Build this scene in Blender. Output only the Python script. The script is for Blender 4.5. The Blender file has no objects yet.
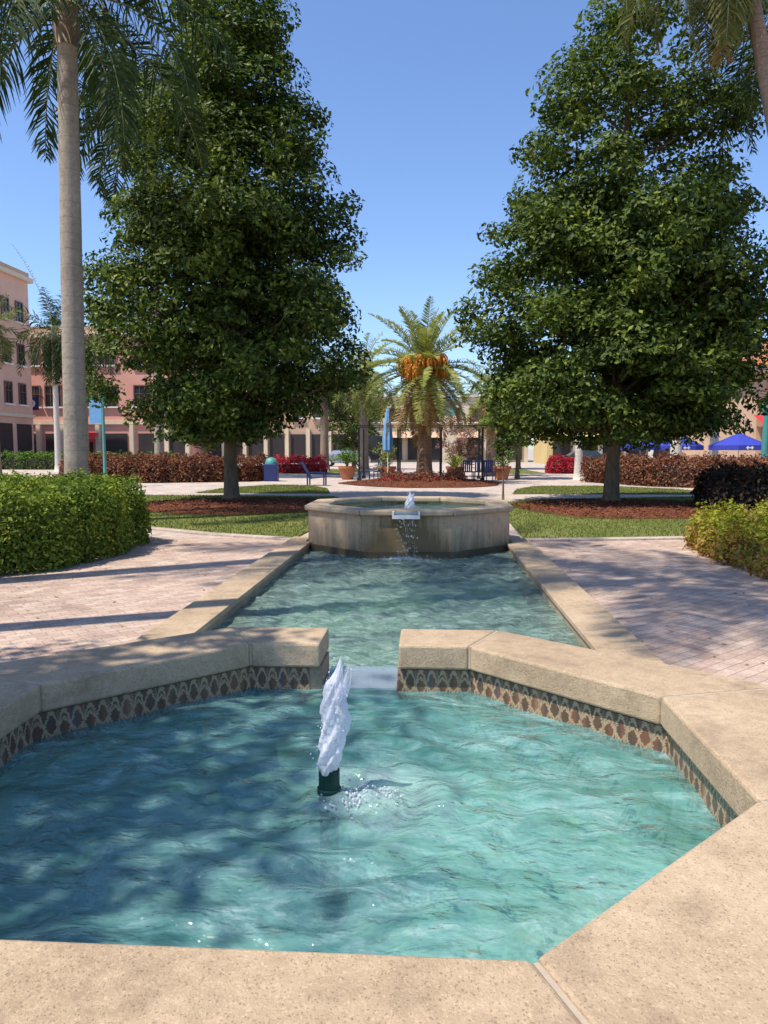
import bpy, math, random
import numpy as np
R = math.radians
rng = np.random.default_rng(7)
random.seed(7)
scene = bpy.context.scene
COL = scene.collection
AX = -0.31                      # axis of the water garden

# ------------------------------------------------------------------ materials
def new_mat(name):
    m = bpy.data.materials.new(name); m.use_nodes = True
    nt = m.node_tree
    for n in list(nt.nodes): nt.nodes.remove(n)
    out = nt.nodes.new('ShaderNodeOutputMaterial')
    return m, nt, out
def N(nt, t, **kw):
    n = nt.nodes.new(t)
    for k, v in kw.items():
        if k.startswith('i_'):
            n.inputs[k[2:].replace('_', ' ')].default_value = v
        else: setattr(n, k, v)
    return n
def ramp(nt, stops, interp='LINEAR'):
    r = nt.nodes.new('ShaderNodeValToRGB'); cr = r.color_ramp; cr.interpolation = interp
    while len(cr.elements) < len(stops): cr.elements.new(0.5)
    for e, (p, c) in zip(cr.elements, stops):
        e.position = p; e.color = (*c, 1) if len(c) == 3 else c
    return r
def coords(nt, kind='Object', rot=(0,0,0), scale=(1,1,1)):
    tc = N(nt, 'ShaderNodeTexCoord'); mp = N(nt, 'ShaderNodeMapping')
    nt.links.new(tc.outputs[kind], mp.inputs['Vector'])
    mp.inputs['Rotation'].default_value = rot; mp.inputs['Scale'].default_value = scale
    return mp.outputs['Vector']
def noise(nt, vec, scale, detail=4, rough=.6, dist=0):
    n = N(nt, 'ShaderNodeTexNoise'); n.inputs['Scale'].default_value = scale
    n.inputs['Detail'].default_value = detail; n.inputs['Roughness'].default_value = rough
    n.inputs['Distortion'].default_value = dist
    nt.links.new(vec, n.inputs['Vector']); return n.outputs['Fac']
def mixc(nt, fac, a, b, mode='MIX'):
    m = N(nt, 'ShaderNodeMix', data_type='RGBA', blend_type=mode)
    for s, v in ((0, fac), (6, a), (7, b)):
        if hasattr(v, 'is_linked') or hasattr(v, 'links'): nt.links.new(v, m.inputs[s])
        elif s == 0: m.inputs[0].default_value = v
        else: m.inputs[s].default_value = (*v, 1)
    return m.outputs[2]
def math_(nt, op, a, b=None, c=None):
    m = N(nt, 'ShaderNodeMath', operation=op)
    for i, v in enumerate((a, b, c)):
        if v is None: continue
        if isinstance(v, (int, float)): m.inputs[i].default_value = v
        else: nt.links.new(v, m.inputs[i])
    return m.outputs[0]
def principled(nt, out, color, rough=.8, bump=None, bstr=.3, bdist=.01, metallic=0, spec=.5):
    p = N(nt, 'ShaderNodeBsdfPrincipled')
    if isinstance(color, tuple): p.inputs['Base Color'].default_value = (*color, 1)
    else: nt.links.new(color, p.inputs['Base Color'])
    if isinstance(rough, (int, float)): p.inputs['Roughness'].default_value = rough
    else: nt.links.new(rough, p.inputs['Roughness'])
    p.inputs['Metallic'].default_value = metallic
    p.inputs['Specular IOR Level'].default_value = spec
    if bump is not None:
        b = N(nt, 'ShaderNodeBump'); b.inputs['Strength'].default_value = bstr; b.inputs['Distance'].default_value = bdist
        nt.links.new(bump, b.inputs['Height']); nt.links.new(b.outputs[0], p.inputs['Normal'])
    nt.links.new(p.outputs[0], out.inputs['Surface'])
    return p
def simple(name, col, rough=.7, var=.25, scale=3, bump=.2, bdist=.01, metallic=0, spec=.4, kind='Object'):
    m, nt, out = new_mat(name); v = coords(nt, kind)
    f = noise(nt, v, scale, 6)
    f2 = noise(nt, v, scale * 9, 4)
    r = ramp(nt, [(.3, tuple(c * (1 - var) for c in col)), (.7, tuple(min(1, c * (1 + var)) for c in col))])
    nt.links.new(math_(nt, 'ADD', math_(nt, 'MULTIPLY', f, .65), math_(nt, 'MULTIPLY', f2, .35)), r.inputs[0])
    principled(nt, out, r.outputs[0], rough, f2, bump, bdist, metallic, spec)
    return m
def leaf_mat(name, cols, transl=.3, rough=.6, spec=.13, tcol=None):
    m, nt, out = new_mat(name)
    g = N(nt, 'ShaderNodeNewGeometry')
    n = len(cols)
    r = ramp(nt, [(i / (n - 1), c) for i, c in enumerate(cols)])
    big = noise(nt, coords(nt), 1.5, 3)
    f = math_(nt, 'ADD', math_(nt, 'MULTIPLY', g.outputs['Random Per Island'], .5), math_(nt, 'MULTIPLY', big, .95))
    nt.links.new(math_(nt, 'SUBTRACT', f, .27), r.inputs[0])
    p = N(nt, 'ShaderNodeBsdfPrincipled'); nt.links.new(r.outputs[0], p.inputs['Base Color'])
    p.inputs['Roughness'].default_value = rough; p.inputs['Specular IOR Level'].default_value = spec
    t = N(nt, 'ShaderNodeBsdfTranslucent')
    nt.links.new(mixc(nt, 1.0, r.outputs[0], tcol or (1.0, 1.1, .55), 'MULTIPLY'), t.inputs['Color'])
    ms = N(nt, 'ShaderNodeMixShader'); ms.inputs[0].default_value = transl
    nt.links.new(p.outputs[0], ms.inputs[1]); nt.links.new(t.outputs[0], ms.inputs[2])
    nt.links.new(ms.outputs[0], out.inputs['Surface'])
    return m

def stone_mat(name, base, dark, light, bumpd=.004, stains=None):
    m, nt, out = new_mat(name); v = coords(nt)
    big = noise(nt, v, 1.7, 5); mid = noise(nt, v, 26, 5, .7); fine = noise(nt, v, 150, 3, .7)
    c = ramp(nt, [(.28, dark), (.5, base), (.74, light)])
    nt.links.new(math_(nt, 'ADD', math_(nt, 'MULTIPLY', big, .45), math_(nt, 'ADD', math_(nt, 'MULTIPLY', mid, .3), math_(nt, 'MULTIPLY', fine, .25))), c.inputs[0])
    vo = N(nt, 'ShaderNodeTexVoronoi', feature='F1'); vo.inputs['Scale'].default_value = 170
    wv = N(nt, 'ShaderNodeTexNoise'); wv.inputs['Scale'].default_value = 60; nt.links.new(v, wv.inputs['Vector'])
    wa = N(nt, 'ShaderNodeVectorMath', operation='MULTIPLY_ADD'); nt.links.new(wv.outputs['Color'], wa.inputs[0]); wa.inputs[1].default_value = (.018,)*3; nt.links.new(v, wa.inputs[2])
    nt.links.new(wa.outputs[0], vo.inputs['Vector'])
    sep = N(nt, 'ShaderNodeSeparateColor'); nt.links.new(vo.outputs['Color'], sep.inputs[0])
    pit = math_(nt, 'MULTIPLY', math_(nt, 'LESS_THAN', vo.outputs['Distance'], .36), math_(nt, 'GREATER_THAN', sep.outputs[0], .72))
    spk = math_(nt, 'MULTIPLY', math_(nt, 'LESS_THAN', vo.outputs['Distance'], .42), math_(nt, 'LESS_THAN', sep.outputs[0], .22))
    col = mixc(nt, math_(nt, 'MULTIPLY', pit, .38), c.outputs[0], tuple(x * .35 for x in dark))
    col = mixc(nt, math_(nt, 'MULTIPLY', spk, .18), col, tuple(min(.9, x * 1.35) for x in light))
    blot = noise(nt, v, 5.5, 6, .7)
    br = ramp(nt, [(.5, (0,0,0)), (.72, (1,1,1))]); nt.links.new(blot, br.inputs[0])
    col = mixc(nt, math_(nt, 'MULTIPLY', br.outputs[0], .5), col, tuple(x * .62 for x in dark))
    if stains:                          # algae / damp marks low on the wall and below the spout
        sx = N(nt, 'ShaderNodeSeparateXYZ'); nt.links.new(v, sx.inputs[0])
        vs = coords(nt, scale=(9, 9, .8)); st = noise(nt, vs, 1.6, 5, .65)
        a = N(nt, 'ShaderNodeMapRange'); nt.links.new(sx.outputs['Z'], a.inputs[0])
        a.inputs[1].default_value = .45; a.inputs[2].default_value = -.02; a.inputs[3].default_value = 0; a.inputs[4].default_value = 1
        b = N(nt, 'ShaderNodeMapRange'); nt.links.new(math_(nt, 'ABSOLUTE', sx.outputs['X']), b.inputs[0])
        b.inputs[1].default_value = .75; b.inputs[2].default_value = .1; b.inputs[3].default_value = 0; b.inputs[4].default_value = .75
        t = math_(nt, 'ADD', math_(nt, 'MULTIPLY', a.outputs[0], .55), b.outputs[0])
        t = math_(nt, 'MULTIPLY', math_(nt, 'SUBTRACT', math_(nt, 'ADD', t, st), .55), 1.6)
        cl = N(nt, 'ShaderNodeClamp'); nt.links.new(t, cl.inputs[0])
        col = mixc(nt, math_(nt, 'MULTIPLY', cl.outputs[0], .85), col, (.115, .08, .032))
    h = math_(nt, 'SUBTRACT', math_(nt, 'ADD', fine, math_(nt, 'MULTIPLY', mid, .8)), math_(nt, 'MULTIPLY', pit, 1.2))
    principled(nt, out, col, .82, h, .8, bumpd, spec=.25)
    return m

M = {}
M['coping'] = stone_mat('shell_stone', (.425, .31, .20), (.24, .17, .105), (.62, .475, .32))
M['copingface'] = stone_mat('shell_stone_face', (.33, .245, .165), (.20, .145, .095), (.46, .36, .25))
M['basinstone'] = stone_mat('basin_stone', (.52, .38, .245), (.38, .27, .165), (.62, .48, .32), .006, stains=True)
M['rim'] = stone_mat('basin_rim_stone', (.44, .33, .22), (.28, .20, .13), (.56, .44, .30))
M['shadowstone'] = stone_mat('shadow_dark_stone', (.10, .075, .045), (.04, .032, .02), (.20, .16, .10), .01)  # plinth stone: the shadow at the basin foot is painted into this dark brown
M['mortar'] = simple('mortar', (.40, .32, .235), .9, .15, 20)
M['conc'] = simple('concrete', (.36, .32, .27), .9, .25, 6)

def tile_mat():
    m, nt, out = new_mat('painted_tiles')
    uv = N(nt, 'ShaderNodeTexCoord'); s = N(nt, 'ShaderNodeSeparateXYZ'); nt.links.new(uv.outputs['UV'], s.inputs[0])
    wob = noise(nt, coords(nt, 'UV'), 22, 3)
    u = math_(nt, 'ADD', s.outputs[0], math_(nt, 'MULTIPLY', wob, .035)); v = s.outputs[1]
    P = .10
    tri = math_(nt, 'MULTIPLY_ADD', math_(nt, 'SINE', math_(nt, 'MULTIPLY', u, 2*math.pi/P)), .46, .5)
    tri2 = math_(nt, 'MULTIPLY', math_(nt, 'PINGPONG', math_(nt, 'ADD', u, P / 4), P / 2), 2 / P)
    def line(t, w):
        return math_(nt, 'LESS_THAN', math_(nt, 'ABSOLUTE', math_(nt, 'SUBTRACT', v, t)), w)
    l1 = math_(nt, 'MAXIMUM', line(tri, .085), line(math_(nt, 'SUBTRACT', 1, tri), .085))
    l2 = line(math_(nt, 'MULTIPLY_ADD', tri2, .5, .25), .05)
    cell = math_(nt, 'FLOOR', math_(nt, 'DIVIDE', u, P / 4)); 
    wn = N(nt, 'ShaderNodeTexWhiteNoise', noise_dimensions='1D'); nt.links.new(cell, wn.inputs['W'])
    cr = ramp(nt, [(0, (.07, .03, .018)), (.35, (.15, .05, .03)), (.6, (.05, .03, .025)), (.92, (.05, .05, .09)), (.95, (.24, .12, .06))], 'CONSTANT')
    nt.links.new(wn.outputs['Value'], cr.inputs[0])
    dx = math_(nt, 'SUBTRACT', math_(nt, 'ABSOLUTE', math_(nt, 'SUBTRACT', tri, .5)), 0)
    fl = math_(nt, 'LESS_THAN', math_(nt, 'ADD', math_(nt, 'MULTIPLY', dx, 1.1), math_(nt, 'ABSOLUTE', math_(nt, 'SUBTRACT', v, .5))), .2)
    col = mixc(nt, fl, cr.outputs[0], (.30, .09, .05))
    col = mixc(nt, l2, col, (.42, .30, .17))
    col = mixc(nt, l1, col, (.42, .33, .21))
    g = math_(nt, 'LESS_THAN', math_(nt, 'PINGPONG', u, P / 2), .0022)
    col = mixc(nt, g, col, (.25, .2, .15))
    gr = noise(nt, coords(nt), 30, 5)
    col = mixc(nt, math_(nt, 'MULTIPLY', gr, .6), col, (.20, .13, .08))
    principled(nt, out, col, .35, noise(nt, coords(nt), 60, 3), .25, .003)
    return m
M['tile'] = tile_mat()

def paver_mat(name, c1, c2, mort, w=.2, h=.1, rot=60, var=.35, dirt=.35):
    m, nt, out = new_mat(name)
    v = coords(nt, rot=(0, 0, R(rot)))
    b = N(nt, 'ShaderNodeTexBrick', offset=.5)
    b.inputs['Scale'].default_value = 1; b.inputs['Brick Width'].default_value = w; b.inputs['Row Height'].default_value = h
    b.inputs['Mortar Size'].default_value = .0035; b.inputs['Mortar Smooth'].default_value = .3; b.inputs['Bias'].default_value = 0
    b.inputs['Color1'].default_value = (*c1, 1); b.inputs['Color2'].default_value = (*c2, 1); b.inputs['Mortar'].default_value = (*mort, 1)
    nt.links.new(v, b.inputs['Vector'])
    n1 = noise(nt, v, .8, 6, .6); n2 = noise(nt, v, 40, 4, .7); n3 = noise(nt, v, 5, 4)
    r = ramp(nt, [(.35, (1 - dirt,) * 3), (.62, (1.08,) * 3)]); nt.links.new(math_(nt, 'ADD', math_(nt, 'MULTIPLY', n1, .5), math_(nt, 'MULTIPLY', n3, .5)), r.inputs[0])
    col = mixc(nt, 1.0, b.outputs['Color'], r.outputs[0], 'MULTIPLY')
    r2 = ramp(nt, [(.3, (.8,) * 3), (.7, (1.12,) * 3)]); nt.links.new(n2, r2.inputs[0])
    col = mixc(nt, 1.0, col, r2.outputs[0], 'MULTIPLY')
    hgt = math_(nt, 'ADD', math_(nt, 'MULTIPLY', math_(nt, 'SUBTRACT', 1, b.outputs['Fac']), 1.0), math_(nt, 'MULTIPLY', n2, .5))
    principled(nt, out, col, .85, hgt, .7, .004, spec=.25)
    return m
M['paver'] = paver_mat('pink_pavers', (.56, .425, .335), (.44, .305, .235), (.25, .19, .15), .2, .1, -42)
M['paverlight'] = paver_mat('light_pavers', (.56, .46, .385), (.49, .39, .32), (.36, .3, .26), .3, .3, 0)
M['pavertan'] = paver_mat('border_pavers', (.56, .46, .38), (.48, .38, .31), (.3, .24, .2), .22, .11, 90)
def grass_ground():
    m, nt, out = new_mat('lawn_ground'); v = coords(nt)
    r = ramp(nt, [(.3, (.085, .11, .025)), (.5, (.14, .16, .04)), (.7, (.24, .22, .09))])
    nt.links.new(math_(nt, 'ADD', math_(nt, 'MULTIPLY', noise(nt, v, 1.1, 5), .6), math_(nt, 'MULTIPLY', noise(nt, v, 60, 4), .4)), r.inputs[0])
    principled(nt, out, r.outputs[0], .95, noise(nt, v, 90, 3), .8, .02, spec=.1)
    return m
M['lawn'] = grass_ground()
M['blade'] = leaf_mat('grass_blade', [(.09, .12, .02), (.16, .18, .04), (.28, .26, .10)], .35)
def mulch():
    m, nt, out = new_mat('red_mulch'); v = coords(nt)
    vo = N(nt, 'ShaderNodeTexVoronoi'); vo.inputs['Scale'].default_value = 22; nt.links.new(v, vo.inputs['Vector'])
    sep = N(nt, 'ShaderNodeSeparateColor'); nt.links.new(vo.outputs['Color'], sep.inputs[0])
    r = ramp(nt, [(0, (.045, .017, .010)), (.5, (.13, .042, .022)), (1, (.22, .085, .043))]); nt.links.new(sep.outputs[0], r.inputs[0])
    principled(nt, out, r.outputs[0], .95, vo.outputs['Distance'], 1, .03, spec=.1)
    return m
M['mulch'] = mulch()
M['chip'] = leaf_mat('mulch_chip', [(.06, .02, .012), (.16, .05, .026), (.30, .12, .06)], .0, .9, .1)

def water_mat(name, tint, body, body_fac, foam_amt, wave=1.0, wscale=5.0, foam_center=None):
    m, nt, out = new_mat(name); v = coords(nt)
    vd = coords(nt, scale=(1, 1.7, 1))
    n1 = noise(nt, vd, wscale, 4, .55, .35); n2 = noise(nt, vd, wscale * 4, 3, .6, .2)
    h = math_(nt, 'ADD', n1, math_(nt, 'MULTIPLY', n2, .17))
    b = N(nt, 'ShaderNodeBump'); b.inputs['Strength'].default_value = 1.0; b.inputs['Distance'].default_value = .05 * wave
    nt.links.new(h, b.inputs['Height'])
    tr = N(nt, 'ShaderNodeBsdfTransparent'); tr.inputs['Color'].default_value = (*tint, 1)
    df = N(nt, 'ShaderNodeBsdfDiffuse'); nt.links.new(b.outputs[0], df.inputs['Normal'])
    # cloudy, aerated water: milky in drifting streaks
    st = noise(nt, coords(nt, rot=(0, 0, .5), scale=(1.2, 2.6, 1)), 2.2, 6, .68, 1.6)
    sr = ramp(nt, [(.36, (0, 0, 0)), (.66, (1, 1, 1))]); nt.links.new(st, sr.inputs[0])
    fn = noise(nt, coords(nt, rot=(0, 0, -.3), scale=(1, 1.8, 1)), 9, 7, .75, 2.2)
    fr = ramp(nt, [(.47, (0, 0, 0)), (.70, (1, 1, 1))]); nt.links.new(fn, fr.inputs[0])
    foam = math_(nt, 'MULTIPLY', math_(nt, 'MULTIPLY', fr.outputs[0], sr.outputs[0]), foam_amt)
    if foam_center:
        d = N(nt, 'ShaderNodeVectorMath', operation='DISTANCE'); nt.links.new(v, d.inputs[0]); d.inputs[1].default_value = foam_center
        mr = N(nt, 'ShaderNodeMapRange'); nt.links.new(d.outputs['Value'], mr.inputs[0])
        mr.inputs[1].default_value = .30; mr.inputs[2].default_value = .02; mr.inputs[3].default_value = 0; mr.inputs[4].default_value = .8
        foam = math_(nt, 'MAXIMUM', foam, math_(nt, 'MULTIPLY', mr.outputs[0], math_(nt, 'ADD', fn, .25)))
    col = mixc(nt, foam, mixc(nt, math_(nt, 'MULTIPLY', sr.outputs[0], .35), body, (.46, .62, .56)), (.68, .78, .78)); nt.links.new(col, df.inputs['Color'])
    bf = math_(nt, 'MULTIPLY', math_(nt, 'ADD', math_(nt, 'MULTIPLY', sr.outputs[0], .6), .4), body_fac)
    fac = N(nt, 'ShaderNodeClamp'); nt.links.new(math_(nt, 'MAXIMUM', bf, foam), fac.inputs[0])
    m1 = N(nt, 'ShaderNodeMixShader'); nt.links.new(fac.outputs[0], m1.inputs[0]); nt.links.new(tr.outputs[0], m1.inputs[1]); nt.links.new(df.outputs[0], m1.inputs[2])
    gl = N(nt, 'ShaderNodeBsdfGlossy'); gl.inputs['Roughness'].default_value = .04; nt.links.new(b.outputs[0], gl.inputs['Normal'])
    fz = N(nt, 'ShaderNodeFresnel'); fz.inputs['IOR'].default_value = 1.33; nt.links.new(b.outputs[0], fz.inputs['Normal'])
    m2 = N(nt, 'ShaderNodeMixShader'); nt.links.new(fz.outputs[0], m2.inputs[0]); nt.links.new(m1.outputs[0], m2.inputs[1]); nt.links.new(gl.outputs[0], m2.inputs[2])
    nt.links.new(m2.outputs[0], out.inputs['Surface'])
    return m
M['water'] = water_mat('pool_water', (.74, .90, .87), (.105, .335, .35), .60, .55, 1.3, 3.7, (AX + .16, 2.30, .44))
M['waterch'] = water_mat('channel_water', (.78, .91, .84), (.30, .46, .40), .55, .8, 3.4, 6.0)
M['waterba'] = water_mat('basin_water', (.6, .86, .84), (.12, .25, .25), .3, .2, .8, 6)
def floor_mat():
    m, nt, out = new_mat('pool_plaster'); v = coords(nt)
    r = ramp(nt, [(.3, (.12, .28, .27)), (.5, (.29, .43, .35)), (.72, (.54, .56, .40))])
    nt.links.new(math_(nt, 'ADD', math_(nt, 'MULTIPLY', noise(nt, v, 2.2, 5, .6, 1), .55), math_(nt, 'MULTIPLY', noise(nt, v, 14, 5, .7, 1.5), .45)), r.inputs[0])
    principled(nt, out, r.outputs[0], .8)
    return m
M['plaster'] = floor_mat()
def jet_mat():
    m, nt, out = new_mat('white_water'); v = coords(nt)
    p = N(nt, 'ShaderNodeBsdfPrincipled'); p.inputs['Base Color'].default_value = (.86, .87, .92, 1); p.inputs['Roughness'].default_value = .25
    t = N(nt, 'ShaderNodeBsdfTranslucent'); t.inputs['Color'].default_value = (.85, .88, .95, 1)
    b = N(nt, 'ShaderNodeBump'); b.inputs['Strength'].default_value = .8; b.inputs['Distance'].default_value = .008
    nt.links.new(noise(nt, v, 70, 4, .7), b.inputs['Height']); nt.links.new(b.outputs[0], p.inputs['Normal'])
    ms = N(nt, 'ShaderNodeMixShader'); ms.inputs[0].default_value = .45
    nt.links.new(p.outputs[0], ms.inputs[1]); nt.links.new(t.outputs[0], ms.inputs[2])
    tr = N(nt, 'ShaderNodeBsdfTransparent'); ms2 = N(nt, 'ShaderNodeMixShader')
    al = ramp(nt, [(.38, (.04,)*3), (.70, (.5,)*3)]); nt.links.new(noise(nt, coords(nt, scale=(1, 1, .4)), 75, 5, .7, .6), al.inputs[0]); nt.links.new(al.outputs[0], ms2.inputs[0])
    nt.links.new(ms.outputs[0], ms2.inputs[1]); nt.links.new(tr.outputs[0], ms2.inputs[2])
    nt.links.new(ms2.outputs[0], out.inputs['Surface'])
    return m
M['jet'] = jet_mat()
def film_mat():
    m, nt, out = new_mat('water_film')
    b = N(nt, 'ShaderNodeBump'); b.inputs['Strength'].default_value = .6; b.inputs['Distance'].default_value = .01
    nt.links.new(noise(nt, coords(nt, scale=(3, 3, .6)), 14, 4), b.inputs['Height'])
    tr = N(nt, 'ShaderNodeBsdfTransparent'); tr.inputs['Color'].default_value = (.82, .92, .97, 1)
    gl = N(nt, 'ShaderNodeBsdfGlossy'); gl.inputs['Roughness'].default_value = .08; nt.links.new(b.outputs[0], gl.inputs['Normal'])
    df = N(nt, 'ShaderNodeBsdfDiffuse'); df.inputs['Color'].default_value = (.6, .68, .75, 1)
    a = N(nt, 'ShaderNodeMixShader'); a.inputs[0].default_value = .35
    nt.links.new(tr.outputs[0], a.inputs[1]); nt.links.new(gl.outputs[0], a.inputs[2])
    c = N(nt, 'ShaderNodeMixShader'); c.inputs[0].default_value = .18
    nt.links.new(a.outputs[0], c.inputs[1]); nt.links.new(df.outputs[0], c.inputs[2])
    nt.links.new(c.outputs[0], out.inputs['Surface'])
    return m
M['film'] = film_mat()
def bark(name, c1, c2, ring=0, scale=14):
    m, nt, out = new_mat(name); v = coords(nt, scale=(1, 1, .25 if not ring else 1))
    n1 = noise(nt, v, scale, 6, .7); n0 = noise(nt, coords(nt), 1.3, 4)
    f = math_(nt, 'ADD', math_(nt, 'MULTIPLY', n1, .6), math_(nt, 'MULTIPLY', n0, .4))
    hgt = n1
    if ring:
        s = N(nt, 'ShaderNodeSeparateXYZ'); nt.links.new(coords(nt), s.inputs[0])
        w = math_(nt, 'PINGPONG', math_(nt, 'ADD', s.outputs[2], math_(nt, 'MULTIPLY', n0, .06)), ring / 2)
        rg = math_(nt, 'MULTIPLY', math_(nt, 'LESS_THAN', w, .009), math_(nt, 'MULTIPLY', n1, 1.0))
        f = math_(nt, 'SUBTRACT', f, math_(nt, 'MULTIPLY', rg, .16)); hgt = math_(nt, 'SUBTRACT', n1, math_(nt, 'MULTIPLY', rg, .5))
    r = ramp(nt, [(.3, c1), (.7, c2)]); nt.links.new(f, r.inputs[0])
    principled(nt, out, r.outputs[0], .9, hgt, .8, .02, spec=.2)
    return m
M['bark'] = bark('oak_bark', (.07, .05, .03), (.24, .18, .12))
M['palmbark'] = bark('royal_palm_bark', (.20, .16, .12), (.42, .355, .285), .31, 11)
M['palmwhite'] = bark('pale_palm_bark', (.42, .38, .33), (.66, .6, .53), .2, 9)
M['datebark'] = bark('date_palm_bark', (.10, .06, .035), (.30, .19, .115), .16, 22)
M['brownbark'] = bark('brown_palm_bark', (.16, .10, .07), (.38, .28, .21), .14, 14)
M['boot'] = simple('crownshaft', (.26, .17, .10), .6, .3, 6)
M['leaf'] = leaf_mat('broad_leaf', [(.010, .022, .006), (.036, .064, .011), (.14, .185, .027), (.40, .44, .08)], .27, .5, .2)
M['hedgeleaf'] = leaf_mat('hedge_leaf', [(.03, .06, .012), (.075, .13, .02), (.16, .21, .03), (.34, .36, .05), (.42, .24, .07)], .3)
M['lime'] = leaf_mat('lime_leaf', [(.24, .15, .035), (.24, .24, .03), (.36, .38, .035), (.50, .50, .05)], .35)
M['bronze'] = leaf_mat('bronze_leaf', [(.16, .06, .02), (.34, .15, .05), (.42, .26, .08), (.45, .36, .10)], .3)
M['croton'] = leaf_mat('croton_leaf', [(.05, .02, .014), (.13, .042, .028), (.22, .085, .05), (.28, .14, .07), (.12, .11, .035)], .2)
M['redflower'] = leaf_mat('red_bloom', [(.14, .012, .02), (.34, .02, .035), (.5, .04, .06), (.22, .03, .03)], .2)
M['pinkbloom'] = leaf_mat('pink_bloom', [(.08, .12, .03), (.16, .12, .06), (.36, .13, .17), (.42, .28, .26)], .25)
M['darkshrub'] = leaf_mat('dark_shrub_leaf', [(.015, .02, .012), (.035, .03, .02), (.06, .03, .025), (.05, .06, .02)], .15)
M['royalleaf'] = leaf_mat('royal_palm_leaf', [(.014, .028, .009), (.03, .052, .014), (.06, .09, .024), (.15, .15, .06)], .2)
M['coconutleaf'] = leaf_mat('coconut_leaf', [(.04, .06, .016), (.10, .12, .03), (.20, .20, .07), (.40, .36, .22)], .28)
M['dateleaf'] = leaf_mat('date_palm_leaf', [(.10, .13, .03), (.22, .25, .06), (.38, .38, .11), (.55, .48, .18)], .28)
M['dateold'] = leaf_mat('old_frond_leaf', [(.20, .13, .05), (.36, .21, .08), (.45, .30, .13), (.30, .28, .13)], .28)
M['freshleaf'] = leaf_mat('fresh_leaf', [(.04, .09, .02), (.09, .17, .03), (.17, .26, .05), (.24, .32, .08)], .3)
M['rachis'] = simple('frond_stem', (.20, .21, .08), .6, .3, 6)
M['fruit'] = simple('orange_fruit', (.72, .27, .03), .6, .3, 14, .5, .02)
M['core'] = simple('hedge_core', (.03, .028, .018), .95, .3, 6)
M['navy'] = simple('navy_paint', (.016, .028, .12), .45, .2, 8)
M['bluefab'] = simple('blue_canvas', (.03, .045, .34), .8, .2, 5)
M['skyblue'] = simple('light_blue_canvas', (.14, .32, .55), .8, .2, 5)
M['teal'] = simple('teal_paint', (.07, .26, .24), .5, .2, 5)
M['darkmetal'] = simple('dark_green_metal', (.018, .026, .022), .45, .3, 8, metallic=.3)
M['nozzle'] = simple('nozzle_bronze', (.012, .05, .04), .35, .4, 12, metallic=.4)
M['terra'] = simple('terracotta', (.42, .15, .07), .8, .2, 6)
M['white'] = simple('white_paint', (.74, .72, .68), .6, .08, 5)
M['pinkwall'] = simple('pink_stucco', (.66, .42, .31), .9, .13, .5)
M['pinkdeep'] = simple('rose_stucco', (.64, .32, .25), .9, .13, .5)
M['cream'] = simple('cream_stucco', (.64, .53, .39), .9, .12, .5)
M['tan'] = simple('tan_stucco', (.50, .34, .23), .9, .12, .5)
M['yellow'] = simple('yellow_stucco', (.58, .44, .20), .9, .12, .5)
M['rooftile'] = simple('clay_roof', (.46, .18, .08), .85, .3, 5, .8, .05)
M['glass'] = simple('dark_glass', (.025, .028, .035), .12, .3, 1, 0, spec=.6)
M['frame'] = simple('bronze_frame', (.16, .09, .07), .5, .2, 4)
M['red'] = simple('red_canvas', (.50, .025, .03), .8, .15, 5)
M['darkvoid'] = simple('shop_interior', (.03, .024, .024), .6, .4, 1)
M['carpaint'] = simple('silver_car_paint', (.30, .33, .38), .25, .06, 3, 0, metallic=.4)
M['cardark'] = simple('dark_car_paint', (.035, .05, .06), .25, .06, 3, 0, metallic=.3)
M['rubber'] = simple('rubber', (.02, .02, .02), .8, .2, 8)

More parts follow.
